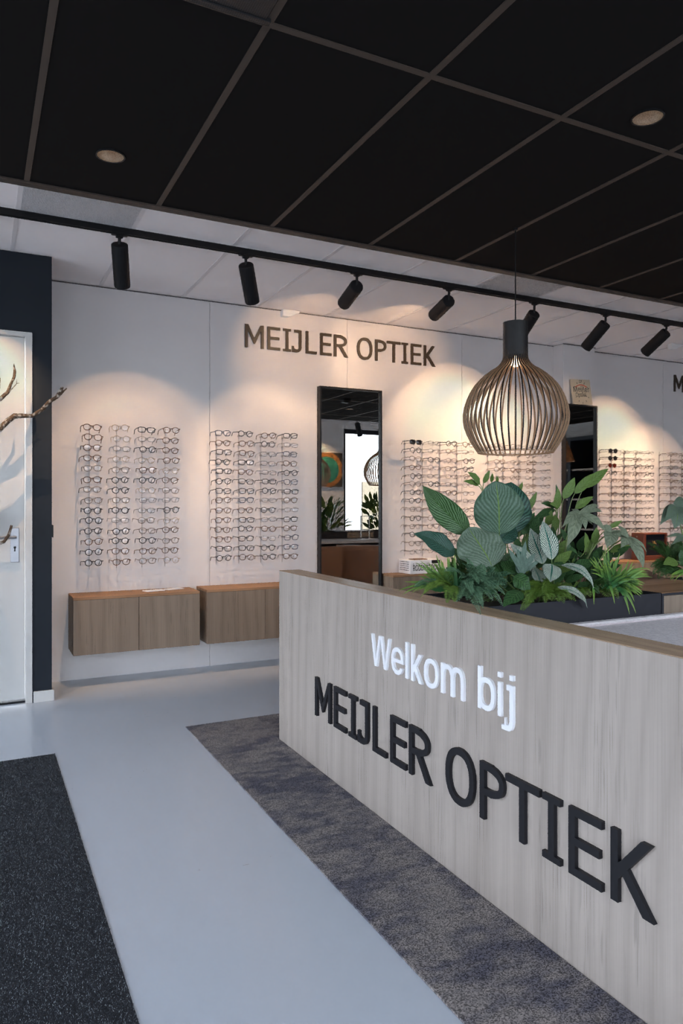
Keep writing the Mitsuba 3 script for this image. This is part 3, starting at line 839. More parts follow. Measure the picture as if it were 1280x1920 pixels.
ROD = mikit.ply(tube([(0, 0, .80), (0, 0, 1.86)], .0019, 6), 'm_holder', 40)
HOLDER = mikit.ply(cat(moved(tcyl(.0075, .016, sections=8), (0, -.004, 0), frame_z([0, -1, 0])), tube([(0, 0, 0), (0, -.168, 0)], .0016, 4), bx(-.005, .005, -.176, -.168, -.006, .010)), 'm_holder', False)
ORD = ['first', 'second', 'third', 'fourth', 'fifth', 'sixth', 'seventh', 'eighth', 'ninth', 'tenth', 'eleventh', 'twelfth', 'thirteenth', 'fourteenth']
RACKS = [
    ('leftmost rack', [.732, .924, 1.110, 1.283], 'panto_brown round_black slim_metal panto_taupe panto_brown round_gold', lambda c, r: True),
    ('rack left of the tall mirror', [1.687, 1.873, 2.060, 2.249], 'slim_metal round_black panto_brown square_black square_navy panto_brown', lambda c, r: True),
    ('rack right of the tall mirror', [3.436, 3.628, 3.820, 4.010], 'slim_metal panto_taupe round_black slim_metal panto_brown', lambda c, r: c < 2 or r < 9),
    ('rack behind the pendant lamp', [4.373, 4.560, 4.748, 4.936], 'slim_metal panto_taupe slim_metal panto_brown', lambda c, r: r < 7 or (c > 1 and r < 9)),
    ('rack right of the far mirror', [5.836, 6.020, 6.202, 6.383], 'slim_metal panto_brown round_black panto_taupe', lambda c, r: r < 12),
    ('rack at the right edge', [6.750, 6.932, 7.117], 'slim_metal panto_brown panto_taupe square_black', lambda c, r: r < 12),
]
er = random.Random(31)
YR = YW - .006
Z0, DZ = 1.824, .0741
FIXED = {(0, 0, 0): 'panto_brown', (0, 1, 0): 'round_gold', (0, 2, 0): 'square_black', (0, 3, 0): 'panto_brown', (0, 1, 5): 'round_black', (0, 1, 6): 'round_black', (0, 1, 8): 'round_black', (0, 1, 10): 'round_black',
         (0, 0, 8): 'round_black', (0, 0, 9): 'round_black', (0, 0, 12): 'round_black', (0, 0, 13): 'round_black', (0, 3, 8): 'round_black', (1, 1, 0): 'round_black', (1, 1, 6): 'square_black', (1, 3, 4): 'round_black', (1, 1, 10): 'round_black', (1, 2, 6): 'round_black'}
SUN = {(2, 0, 0): 3, (4, 0, 0): 3, (4, 0, 1): 3, (4, 0, 2): 4}
hidden = []
for ri, (rack, cols, pool, shown) in enumerate(RACKS):
    pool = pool.split()
    for ci, x in enumerate(cols):
        t = thing('eyewear_rod', f'thin wall rod with eyewear holders, {ORD[ci]} column of the {rack}', 'display rod', f'rods of the {rack}')
        put('rod', ROD, None, parent=t, to_world=T().translate([x, YR, 0]))
        for r in range(14):
            z = Z0 - DZ * r
            put('holder', HOLDER, None, parent=t, to_world=T().translate([x, YR, z]))
            st = FIXED.get((ri, ci, r)) or er.choice(pool)
            sun = SUN.get((ri, ci, r))
            if sun:
                st = 'square_black' if ri == 2 else 'panto_brown' if sun == 4 else 'round_black'
            front, temples, lenses, dark, red, word = MODELS[st]
            at = T().translate([x + er.uniform(-.006, .006), YR - .181, z + er.uniform(-.004, .004)]) @ T().rotate([0, 0, 1], er.uniform(-6, 6)) @ T().rotate([0, 1, 0], er.uniform(-3, 3)) @ T().rotate([1, 0, 0], er.uniform(-6, 4))
            if not shown(ci, r):
                if ri == 4 and ci > 1:
                    continue
                hidden.append((front, temples, at))
                continue
            what = f'{word} eyeglasses' if not sun else 'sunglasses with red lenses' if sun == 4 else 'black sunglasses'
            g = thing('sunglasses' if sun else 'eyeglasses', f'{what}, {ORD[r]} down, {ORD[ci]} column, {rack}', 'sunglasses' if sun else 'eyeglasses', f'eyewear on the {rack}')
            put('frame', front, None, parent=g, to_world=at)
            for q in temples:
                put('temple', q, None, parent=g, to_world=at)
            for q in {None: lenses, 3: dark, 4: red}[sun]:
                put('lens', q, None, parent=g + '__frame', to_world=at)
ms = []
for front, temples, at in hidden:
    for d in (front, *temples):
        v, f = meshkit.WRITTEN[d['filename']][:2]
        M = np.array(at.matrix)
        ms.append(trimesh.Trimesh(v @ M[:3, :3].T + M[:3, 3], f, process=False))
k = put('eyewear_behind_plants', cat(*ms), 'm_gunmetal')
labels[k] = {'kind': 'stuff', 'label': 'rows of eyeglasses on the wall hidden behind the plants', 'category': 'eyeglasses'}

# ---------------------------------------------------------------- driftwood branches before the door
t = thing('driftwood', 'weathered driftwood with bare branches before the white door, left edge', 'driftwood')
def W(x, z):            # read at 4.5 m, stands at 4.82 m
    return (x * 1.071, 4.82, 1.27 + (z - 1.27) * 1.071)
limb = [(-.34, 4.78, 1.30), (-.22, 4.80, 1.50), W(.02, 1.640), W(.115, 1.701), W(.155, 1.748), W(.19, 1.778), W(.24, 1.782), W(.282, 1.783), W(.335, 1.822), W(.375, 1.872), W(.42, 1.905), W(.469, 1.956)]
put('branch', tube(limb, [.03, .024, .019, .017, .0165, .017, .0135, .0125, .0125, .012, .011, .003], 9), 'm_bark', 50, parent=t)
put('branch', tube([W(.41, 1.895), W(.435, 1.94), W(.447, 1.962)], [.010, .011, .008], 8), 'm_bark', 50, parent=t)
put('branch', tube([(-.30, 4.79, 1.40), (-.12, 4.83, 1.72), W(.06, 1.84), W(.115, 1.868), W(.155, 1.912), W(.172, 1.962), W(.188, 2.0), W(.191, 2.03), W(.186, 2.075)], [.024, .018, .013, .012, .011, .0075, .0085, .008, .003], 8), 'm_bark', 50, parent=t)
put('twig', tube([W(.15, 1.90), W(.18, 1.935), W(.2, 1.962), W(.215, 1.968)], [.004, .003, .002, .001], 5), 'm_bark', parent=t)
put('twig', tube([W(.2, 1.96), W(.202, 1.985)], [.002, .001], 5), 'm_bark', parent=t)
put('twig', tube([W(.06, 1.84), W(.112, 1.93), W(.117, 1.99)], [.007, .005, .001], 6), 'm_bark', parent=t)
put('branch', tube([(-.32, 4.78, .86), (-.1, 4.8, .98), W(.09, 1.045), W(.135, 1.062), W(.160, 1.10), W(.175, 1.155)], [.026, .018, .011, .010, .009, .007], 8), 'm_bark', 50, parent=t)
put('trunk', tube([(-.40, 4.76, .025), (-.38, 4.77, .5), (-.33, 4.78, .95), (-.36, 4.78, 1.35), (-.31, 4.79, 1.45)], [.075, .06, .055, .04, .02], 12), 'm_bark', 50, parent=t)
put('base', moved(lathe([(0, 0), (.20, 0), (.205, .006), (.205, .022), (.19, .028), (0, .028)], 40), (-.40, 4.76, 0)), 'm_black_matte', 30, parent=t)
m = trimesh.convex.convex_hull(np.array([(-.09, 4.74, 1.10), (.12, 4.74, 1.165), (.085, 4.74, 1.24), (-.1, 4.74, 1.26), (-.09, 4.86, 1.10), (.12, 4.86, 1.165), (.085, 4.86, 1.24), (-.1, 4.86, 1.26), (-.33, 4.76, 1.12), (-.33, 4.82, 1.2)]))
put('wooden_block', m, 'm_rust_wood', parent=t)

# ---------------------------------------------------------------- customers' side of the desk, seen in the mirrors
def tub_chair(x, y, deg, label):
    t = thing('tub_chair', label, 'armchair', 'brown tub chairs at the desk')
    rt = rot_z(deg)
    def p(m):
        return moved(m, (x, y, 0), rt)
    out = sbox(-.30, -.30, .30, .30).buffer(0).intersection(sbox(-.3, -.3, .3, .3))
    sh = Polygon([(-.30, -.28), (-.30, .14), (-.22, .28), (.22, .28), (.30, .14), (.30, -.28), (.235, -.28), (.235, .12), (.18, .22), (-.18, .22), (-.235, .12), (-.235, -.28)]).buffer(.008)
    m = extr(sh, .66)
    m = m.subdivide()
    m.apply_translation([0, 0, .14])
    v = m.vertices
    cutoff = np.clip((-v[:, 1] + .12) / .4, 0, 1)
    v[:, 2] = .14 + (v[:, 2] - .14) * (1 - .30 * cutoff)
    v[:, 0] *= 1 - .08 * (1 - (v[:, 2] - .14) / .66)
    put('shell', p(m), 'm_leather', 30, parent=t)
    put('seat', p(bx(-.225, .225, -.30, .215, .30, .44, .03)), 'm_leather', 30, parent=t)
    put('seat_base', p(bx(-.23, .23, -.26, .22, .14, .30, .01)), 'm_leather', 30, parent=t)
    put('seam', p(cat(tube([(-.22, .291, .80), (-.2, .291, .14)], .004, 5), tube([(.22, .291, .80), (.2, .291, .14)], .004, 5))), 'm_seam', parent=t + '__shell')
    for sx in (-1, 1):
        for sy in (-1, 1):
            put('leg', p(tube([(sx * .2, sy * .18, .145), (sx * .225, sy * .2, .0065)], [.018, .011], 8)), 'm_black', 30, parent=t)


tub_chair(3.50, 3.42, 4, 'brown leather tub chair at the left of the tall mirror reflection')
tub_chair(4.16, 3.36, 35, 'brown leather tub chair turned sideways in the tall mirror reflection')
t = thing('tabletop_stand', 'small white open frame standing on the desk, seen in the tall mirror', 'display frame')
put('stand', cat(bx(4.455, 4.463, 2.74, 2.76, .82, 1.13), bx(4.577, 4.585, 2.74, 2.76, .82, 1.13), bx(4.455, 4.585, 2.74, 2.76, 1.122, 1.13), bx(4.44, 4.6, 2.69, 2.81, .82, .828), bx(4.455, 4.585, 2.74, 2.76, .95, .956)), 'm_white_plastic', parent=t)

t = thing('iris_picture', 'square picture of a green and orange eye iris, seen in the tall mirror', 'picture')
put('print', bx(5.505, 6.155, YF, YF + .03, 1.61, 2.25, .002), 'm_iris', parent=t)
t = thing('cone_lamp', 'copper cone pendant lamp seen in the far mirror', 'pendant lamp')
put('shade', moved(lathe([(.012, .40), (.16, 0), (.157, 0), (.01, .395)], 32), (7.95, 2.5, 1.93)), 'm_copper', 30, parent=t)
put('cord', tube([(7.95, 2.5, 2.32), (7.95, 2.5, HB)], .0035, 6), 'm_black', parent=t)
t = thing('shelf_cabinet', 'tall dark cabinet with open shelves, seen in the far mirror', 'cabinet')
put('carcass', cat(bx(9.0, XR, -.2, -.14, 0, 2.42), bx(9.0, XR, 3.3, 3.36, 0, 2.42), bx(9.0, XR, -.2, 3.36, 2.36, 2.42), bx(XR - .03, XR, -.2, 3.36, 0, 2.4), bx(9.0, XR, 1.5, 1.56, 0, 2.4)), 'm_darkwall', parent=t)
for z in (.35, .85, 1.35, 1.85):
    put('shelf', bx(9.02, XR - .03, -.14, 3.3, z, z + .03), 'm_oak_cab', parent=t)

# outside, seen through the shop window in the mirror
structure(put('garden_wall', bx(9.24, 16, -6.4, -6, -.2, 1.9), 'm_stone'), 'stone garden wall outside the window')
tag(put('gate_post', bx(9.02, 9.22, -6.4, -6, -.2, 2.65, .01), 'm_white_paint'), 'pale tall gate post outside the window, seen in the tall mirror', 'post')

# ---------------------------------------------------------------- plants
def bez(a, b, c, n):
    t = np.linspace(0, 1, n)[:, None]
    return (1 - t) ** 2 * a + 2 * t * (1 - t) * b + t * t * c


PROFILES = {
    'round': lambda u: np.sin(np.pi * u ** .88) ** .62,
    'ovate': lambda u: np.sin(np.pi * u ** .80) ** .85 * (1 - .12 * u),
    'lobe': lambda u: (.25 + .75 * np.sin(np.pi * np.clip(u * .9 + .12, 0, 1)) ** .8) * (1 - u ** 5),
    'strap': lambda u: (1 - u ** 6) * (1.05 - .25 * u),
}


def leaf(base, tip, width, nrm, bend, fold, shape, seed=0, nu=13, nv=7):
    b, t, nrm = np.array(base, float), np.array(tip, float), np.array(nrm, float)
    a = t - b
    L = np.linalg.norm(a)
    n = nrm - a * (nrm @ a) / L ** 2
    n /= np.linalg.norm(n)
    s = np.cross(a / L, n)
    u = np.linspace(0, 1, nu)
    v = np.linspace(-1, 1, nv)
    U, V = np.meshgrid(u, v, indexing='ij')
    w = PROFILES[shape](np.clip(U, 1e-4, 1 - 1e-4)) * width / 2
    wav = .035 * width * np.sin(U * 17 + seed * 1.7) * np.abs(V) ** 2
    side = .04 * L * np.sin(U * 2.6 + seed)
    off = bend * L * 4 * U * (1 - U) + fold * w * np.abs(V) + wav - .10 * w * V * V
    p = b + U[..., None] * a + n * off[..., None] + s * (V * w + side * U * (1 - U) * 2)[..., None]
    i = np.arange(nu * nv).reshape(nu, nv)
    f = np.concatenate([np.stack([i[:-1, :-1], i[1:, :-1], i[1:, 1:]], -1).reshape(-1, 3), np.stack([i[:-1, :-1], i[1:, 1:], i[:-1, 1:]], -1).reshape(-1, 3)])
    return trimesh.Trimesh(p.reshape(-1, 3), f, process=False), np.stack([U.ravel(), (V.ravel() + 1) / 2], 1)


def frond(base, tip, ll, kind, arch, seed):
    b, t = np.array(base, float), np.array(tip, float)
    L = np.linalg.norm(t - b)
    mid = (b + t) / 2 + np.array([0, 0, arch * L + .01])
    n = max(12, int(L / (.0052 if kind == 'comb' else .0088)))
    pts = bez(b, mid, t, n)
    d = np.gradient(pts, axis=0)
    d /= np.linalg.norm(d, axis=1, keepdims=True)
    up = np.array([-.35, -.5, .8])
    vs, fs, k = [], [], 0
    r = random.Random(seed)
    for i in range(1, n):
        s = np.cross(d[i], up); s /= np.linalg.norm(s)
        nn = np.cross(s, d[i])
        u = i / (n - 1)
        l = ll * (math.sin(math.pi * (.12 + .86 * u)) ** .7) * r.uniform(.85, 1.1)
        wd = .0024 if kind == 'comb' else .0056
        for sg in (-1, 1):
            ax = sg * s * .92 + d[i] * .35 - nn * r.uniform(-.05, .3)
            p0 = pts[i]
            hf = .5 if kind == 'comb' else .62
            q = [p0, p0 + ax * l * hf + d[i] * wd + nn * .002, p0 + ax * l, p0 + ax * l * hf - d[i] * wd + nn * .002]
            vs += q
            fs += [(k, k + 1, k + 2), (k, k + 2, k + 3)]
            k += 4
    m = trimesh.Trimesh(np.array(vs), np.array(fs), process=False)
    st = tube(pts, np.linspace(.0014, .0005, n), 4)
    return cat(m, st)


def blade(base, tip, w, arch, n=9):
    b, t = np.array(base, float), np.array(tip, float)
    L = np.linalg.norm(t - b)
    hang = t[2] < b[2] + .02
    mid = (b + t) / 2 + np.array([0, 0, arch * L + (.02 if hang else 0)])
    pts = bez(b, mid, t, n)
    d = np.gradient(pts, axis=0)
    d /= np.linalg.norm(d, axis=1, keepdims=True)
    u = np.linspace(0, 1, n)
    ww = w * (1 - u ** 2.2) * .5 + .0003
    s = np.cross(d, np.array([.55, .8, .15])); s /= np.linalg.norm(s, axis=1, keepdims=True)
    nn = np.cross(s, d)
    p = np.stack([pts - s * ww[:, None], pts + nn * (ww * .35)[:, None], pts + s * ww[:, None]], 1)
    i = np.arange(n * 3).reshape(n, 3)
    f = np.concatenate([np.stack([i[:-1, :-1], i[1:, :-1], i[1:, 1:]], -1).reshape(-1, 3), np.stack([i[:-1, :-1], i[1:, 1:], i[:-1, 1:]], -1).reshape(-1, 3)])
    uv = np.stack([np.repeat(u, 3), np.tile([0, .5, 1], n)], 1)
    return trimesh.Trimesh(p.reshape(-1, 3), f, process=False), uv


def put_uv(name, mesh, uv, m, parent):
    key = numbered(parent + '__' + name)
    scene[key] = mikit.ply(mesh, m, True, uv=uv)
    return key


PLANTS = {
    'broad': ('broad_leaf_plant', 'plant with large round silver-green leaves at the left of the planter', (1.82, 2.2, .90)),
    'spray1': ('leafy_plant', 'plant with small fresh green leaves behind the big round leaves', (1.95, 2.3, .90)),
    'spray2': ('leafy_plant', 'plant with pale green leaf sprays reaching up before the far mirror', (2.15, 2.3, .90)),
    'striped': ('striped_leaf_plant', 'plant with dark leaves finely striped in white, mid planter', (1.95, 2.12, .90)),
    'staghorn': ('staghorn_fern', 'staghorn fern with forked grey-green fronds before the striped leaves', (1.80, 2.04, .90)),
    'heart': ('broad_leaf_plant', 'low plant with dark pointed oval leaves at the planter front edge', (1.84, 2.07, .90)),
    'lobed1': ('lobed_leaf_plant', 'grey-green deeply lobed leaf hanging below the pale sprays', (2.1, 2.18, .90)),
    'lobed2': ('lobed_leaf_plant', 'grey-green lobed leaf drooping at the right end of the planter', (2.25, 2.2, .90)),
    'lobed3': ('lobed_leaf_plant', 'grey lobed leaf between the two drooping lobed leaves', (2.2, 2.2, .90)),
    'lobed4': ('lobed_leaf_plant', 'dark drooping lobed leaf over the second planter, right edge', (3.08, 2.3, .90)),
    'heart2': ('broad_leaf_plant', 'low round green leaves at the edge of the second planter', (3.06, 2.25, .90)),
}
KEYS = {}


def plant(code):
    if code not in KEYS:
        name, lb, root = PLANTS[code]
        KEYS[code] = (thing(name, lb, 'plant'), np.array(root))
    return KEYS[code]


LEAVES = [
('broad','m_leaf_silver','round',(1.730,2.120,1.159),(1.697,2.100,1.358),0.188,(-0.45, -0.88, 0.1),0.02,0.06),
('broad','m_leaf_teal','round',(1.860,2.240,1.152),(1.904,2.260,1.362),0.175,(-0.45, -0.85, 0.2),0.04,0.10),
('broad','m_leaf_dull','round',(1.616,2.020,1.054),(1.589,2.120,1.187),0.190,(-0.25, -0.8, 0.55),0.04,0.06),
('broad','m_leaf_green','ovate',(1.604,2.140,1.163),(1.417,2.160,1.339),0.102,(-0.75, -0.55, 0.25),-0.06,0.30),
('broad','m_leaf_teal','ovate',(1.513,2.100,1.094),(1.369,2.140,1.171),0.088,(-0.55, -0.55, 0.6),0.10,0.28),
('broad','m_leaf_teal','ovate',(1.793,2.200,1.128),(1.891,2.220,1.190),0.085,(0.2, -0.7, 0.65),0.08,0.20),
('spray1','m_leaf_fresh','ovate',(1.781,2.300,1.353),(1.704,2.280,1.399),0.034,(-0.4, -0.8, 0.4),0.06,0.18),
('spray1','m_leaf_fresh','ovate',(1.773,2.300,1.348),(1.683,2.280,1.363),0.026,(-0.4, -0.8, 0.4),0.06,0.18),
('spray1','m_leaf_fresh','ovate',(1.797,2.300,1.357),(1.813,2.280,1.407),0.022,(-0.4, -0.8, 0.4),0.06,0.18),
('spray1','m_leaf_fresh','ovate',(1.837,2.300,1.362),(1.826,2.280,1.397),0.016,(-0.4, -0.8, 0.4),0.06,0.18),
('spray1','m_leaf_fresh','ovate',(1.866,2.300,1.360),(1.847,2.280,1.387),0.016,(-0.4, -0.8, 0.4),0.06,0.18),
('spray1','m_leaf_fresh','ovate',(1.976,2.300,1.320),(1.979,2.280,1.365),0.018,(-0.4, -0.8, 0.4),0.06,0.18),
('spray1','m_leaf_fresh','ovate',(2.013,2.300,1.237),(2.055,2.280,1.325),0.028,(-0.4, -0.8, 0.4),0.06,0.18),
('spray1','m_leaf_deep','ovate',(2.045,2.320,1.208),(2.038,2.300,1.263),0.020,(-0.4, -0.8, 0.4),0.06,0.18),
('spray1','m_leaf_deep','ovate',(2.027,2.320,1.241),(1.987,2.300,1.285),0.020,(-0.4, -0.8, 0.4),0.06,0.18),
('spray1','m_leaf_deep','ovate',(1.988,2.320,1.164),(1.929,2.300,1.209),0.030,(-0.4, -0.8, 0.4),0.06,0.18),
('spray1','m_leaf_deep','ovate',(2.030,2.320,1.153),(2.061,2.300,1.208),0.030,(-0.4, -0.8, 0.4),0.06,0.18),
('spray1','m_leaf_deep','ovate',(2.073,2.320,1.130),(2.084,2.300,1.186),0.030,(-0.4, -0.8, 0.4),0.06,0.18),
('spray2','m_leaf_fresh','ovate',(2.162,2.280,1.250),(2.149,2.260,1.343),0.036,(-0.4, -0.8, 0.4),0.06,0.18),
('spray2','m_leaf_fresh','ovate',(2.200,2.280,1.295),(2.244,2.260,1.387),0.044,(-0.4, -0.8, 0.4),0.06,0.18),
('spray2','m_leaf_fresh','ovate',(2.261,2.280,1.318),(2.351,2.260,1.405),0.042,(-0.4, -0.8, 0.4),0.06,0.18),
('spray2','m_leaf_fresh','ovate',(2.316,2.280,1.343),(2.439,2.260,1.427),0.046,(-0.4, -0.8, 0.4),0.06,0.18),
('spray2','m_leaf_fresh','ovate',(2.267,2.280,1.254),(2.351,2.260,1.307),0.036,(-0.4, -0.8, 0.4),0.06,0.18),
('spray2','m_leaf_fresh','ovate',(2.153,2.280,1.228),(2.134,2.260,1.153),0.034,(-0.4, -0.8, 0.4),0.06,0.18),
('spray2','m_leaf_fresh','ovate',(2.174,2.280,1.263),(2.105,2.260,1.274),0.030,(-0.4, -0.8, 0.4),0.06,0.18),
('spray2','m_leaf_deep','ovate',(2.172,2.300,1.261),(2.078,2.280,1.277),0.030,(-0.4, -0.8, 0.4),0.06,0.18),
('spray2','m_leaf_deep','ovate',(2.172,2.300,1.252),(2.029,2.280,1.207),0.034,(-0.4, -0.8, 0.4),0.06,0.18),
('spray2','m_leaf_deep','ovate',(2.190,2.300,1.286),(2.159,2.280,1.357),0.020,(-0.4, -0.8, 0.4),0.06,0.18),
('spray2','m_leaf_deep','ovate',(2.244,2.300,1.150),(2.258,2.280,1.229),0.034,(-0.4, -0.8, 0.4),0.06,0.18),
('spray2','m_leaf_deep','ovate',(2.250,2.300,1.104),(2.180,2.280,1.174),0.034,(-0.4, -0.8, 0.4),0.06,0.18),
('spray2','m_leaf_fresh','ovate',(2.232,2.180,1.093),(2.200,2.160,1.160),0.026,(-0.4, -0.8, 0.4),0.06,0.18),
('spray2','m_leaf_fresh','ovate',(2.268,2.180,1.114),(2.265,2.160,1.180),0.034,(-0.4, -0.8, 0.4),0.06,0.18),
('spray2','m_leaf_fresh','ovate',(2.353,2.180,1.174),(2.411,2.160,1.205),0.022,(-0.4, -0.8, 0.4),0.06,0.18),
('striped','m_leaf_striped','ovate',(1.929,2.060,1.063),(1.922,2.100,1.211),0.078,(-0.35, -0.85, 0.4),0.06,0.14),
('striped','m_leaf_striped','ovate',(1.942,2.120,1.042),(1.914,2.160,1.181),0.072,(-0.5, -0.8, 0.3),0.05,0.20),
('striped','m_leaf_striped','ovate',(1.887,2.100,1.017),(1.795,2.140,1.125),0.070,(-0.2, -0.8, 0.55),0.10,0.15),
('striped','m_leaf_striped','ovate',(1.920,2.050,1.050),(1.866,2.000,0.988),0.080,(-0.3, -0.75, 0.6),0.06,0.14),
('striped','m_leaf_striped','ovate',(1.962,2.050,1.043),(2.062,1.980,0.954),0.050,(-0.1, -0.7, 0.7),0.26,0.25),
('striped','m_leaf_striped','ovate',(1.915,2.020,0.966),(2.035,1.985,0.883),0.042,(-0.1, -0.7, 0.7),0.22,0.25),
('striped','m_leaf_striped','ovate',(1.875,2.060,0.975),(1.877,2.100,1.038),0.060,(-0.2, -0.8, 0.5),0.06,0.20),
('staghorn','m_leaf_stag','strap',(1.716,1.980,1.035),(1.639,1.960,1.119),0.022,(-0.4, -0.85, 0.3),0.05,0.05),
('staghorn','m_leaf_stag','strap',(1.716,1.980,1.035),(1.715,1.960,1.145),0.022,(-0.4, -0.85, 0.3),0.05,0.05),
('staghorn','m_leaf_stag','strap',(1.716,1.980,1.035),(1.759,1.960,1.100),0.022,(-0.4, -0.85, 0.3),0.05,0.05),
('staghorn','m_leaf_stag','strap',(1.716,1.980,1.035),(1.675,1.960,1.116),0.020,(-0.4, -0.85, 0.3),0.05,0.05),
('staghorn','m_leaf_stag','strap',(1.716,1.980,1.035),(1.727,1.960,1.081),0.018,(-0.4, -0.85, 0.3),0.05,0.05),
('staghorn','m_leaf_stag','ovate',(1.716,1.980,1.023),(1.702,1.970,1.096),0.050,(-0.4, -0.85, 0.3),0.02,0.05),
('staghorn','m_leaf_stag','strap',(1.733,1.980,1.041),(1.776,1.960,1.071),0.016,(-0.4, -0.85, 0.3),0.20,0.05),
('heart','m_leaf_deep','ovate',(1.677,1.980,1.021),(1.719,1.940,0.974),0.075,(-0.3, -0.7, 0.6),0.06,0.12),
('heart','m_leaf_deep','ovate',(1.700,1.970,0.969),(1.566,1.900,0.930),0.060,(-0.3, -0.6, 0.7),0.06,0.12),
('heart','m_leaf_deep','ovate',(1.670,2.020,1.033),(1.738,2.040,1.061),0.070,(-0.3, -0.7, 0.6),0.06,0.12),
('heart','m_leaf_deep','ovate',(1.651,2.040,1.017),(1.716,2.060,1.061),0.060,(-0.3, -0.7, 0.6),0.06,0.12),
('lobed1','m_leaf_gray','lobe',(2.107,2.100,1.234),(1.968,2.050,1.183),0.032,(-0.3, -0.7, 0.65),0.16,0.12),
('lobed1','m_leaf_gray','lobe',(2.107,2.100,1.234),(2.014,2.070,1.109),0.042,(-0.3, -0.7, 0.65),0.16,0.12),
('lobed1','m_leaf_gray','lobe',(2.107,2.100,1.234),(2.093,2.050,1.173),0.026,(-0.3, -0.7, 0.65),0.16,0.12),
('lobed1','m_leaf_gray','lobe',(2.107,2.100,1.234),(2.158,2.080,1.192),0.024,(-0.3, -0.7, 0.65),0.16,0.12),
('lobed1','m_leaf_gray','lobe',(2.107,2.100,1.234),(2.233,2.080,1.157),0.036,(-0.3, -0.7, 0.65),0.16,0.12),
('lobed1','m_leaf_gray','lobe',(2.107,2.100,1.234),(2.266,2.130,1.237),0.024,(-0.3, -0.7, 0.65),0.16,0.12),
('lobed1','m_leaf_gray','lobe',(2.107,2.100,1.234),(2.266,2.150,1.263),0.020,(-0.3, -0.7, 0.65),0.16,0.12),
('lobed1','m_leaf_gray','lobe',(2.107,2.100,1.234),(2.115,2.150,1.253),0.020,(-0.3, -0.7, 0.65),0.16,0.12),
('lobed2','m_leaf_gray','lobe',(2.443,2.160,1.133),(2.477,2.110,1.001),0.040,(-0.3, -0.7, 0.65),0.16,0.12),
('lobed2','m_leaf_gray','lobe',(2.443,2.160,1.133),(2.357,2.120,1.093),0.040,(-0.3, -0.7, 0.65),0.16,0.12),
('lobed2','m_leaf_gray','lobe',(2.443,2.160,1.133),(2.384,2.180,1.151),0.034,(-0.3, -0.7, 0.65),0.16,0.12),
('lobed2','m_leaf_gray','lobe',(2.443,2.160,1.133),(2.558,2.160,1.058),0.020,(-0.3, -0.7, 0.65),0.16,0.12),
('lobed2','m_leaf_gray','lobe',(2.443,2.160,1.133),(2.421,2.200,1.184),0.020,(-0.3, -0.7, 0.65),0.16,0.12),
('lobed2','m_leaf_gray','lobe',(2.443,2.160,1.133),(2.418,2.100,1.066),0.030,(-0.3, -0.7, 0.65),0.16,0.12),
('lobed3','m_leaf_gray','lobe',(2.328,2.140,1.158),(2.244,2.090,1.097),0.050,(-0.3, -0.7, 0.65),0.16,0.12),
('lobed3','m_leaf_gray','lobe',(2.328,2.140,1.158),(2.324,2.090,1.138),0.034,(-0.3, -0.7, 0.65),0.16,0.12),
('lobed3','m_leaf_gray','lobe',(2.328,2.140,1.158),(2.420,2.140,1.130),0.020,(-0.3, -0.7, 0.65),0.16,0.12),
('lobed3','m_leaf_gray','lobe',(2.328,2.140,1.158),(2.295,2.160,1.187),0.030,(-0.3, -0.7, 0.65),0.16,0.12),
('lobed4','m_leaf_dull','lobe',(3.000,2.360,1.262),(2.845,2.330,1.175),0.050,(-0.3, -0.7, 0.65),0.16,0.12),
('lobed4','m_leaf_dull','lobe',(3.000,2.360,1.262),(2.837,2.300,1.193),0.040,(-0.3, -0.7, 0.65),0.16,0.12),
('lobed4','m_leaf_dull','lobe',(3.000,2.360,1.262),(2.909,2.300,1.158),0.085,(-0.3, -0.7, 0.65),0.16,0.12),
('lobed4','m_leaf_dull','lobe',(3.000,2.360,1.262),(2.996,2.310,1.161),0.070,(-0.3, -0.7, 0.65),0.16,0.12),
('lobed4','m_leaf_dull','lobe',(3.000,2.360,1.262),(3.122,2.360,1.223),0.080,(-0.3, -0.7, 0.65),0.16,0.12),
('lobed4','m_leaf_dull','lobe',(3.000,2.360,1.262),(3.149,2.410,1.275),0.060,(-0.3, -0.7, 0.65),0.16,0.12),
('lobed4','m_leaf_dull','lobe',(3.061,2.360,1.107),(2.925,2.330,1.081),0.030,(-0.3, -0.7, 0.65),0.16,0.12),
('lobed4','m_leaf_dull','lobe',(3.061,2.360,1.107),(2.918,2.360,1.115),0.020,(-0.3, -0.7, 0.65),0.16,0.12),
('lobed4','m_leaf_dull','lobe',(3.061,2.360,1.107),(3.082,2.330,1.056),0.050,(-0.3, -0.7, 0.65),0.16,0.12),
('heart2','m_leaf_fresh','ovate',(2.924,2.300,1.008),(2.808,2.280,0.998),0.060,(-0.3, -0.7, 0.6),0.06,0.12),
('heart2','m_leaf_deep','ovate',(2.938,2.300,0.967),(2.791,2.280,0.965),0.060,(-0.3, -0.7, 0.6),0.06,0.12),
('heart2','m_leaf_deep','ovate',(2.986,2.300,0.985),(2.946,2.300,1.062),0.070,(-0.4, -0.7, 0.5),0.06,0.12),
]
lobes = {}
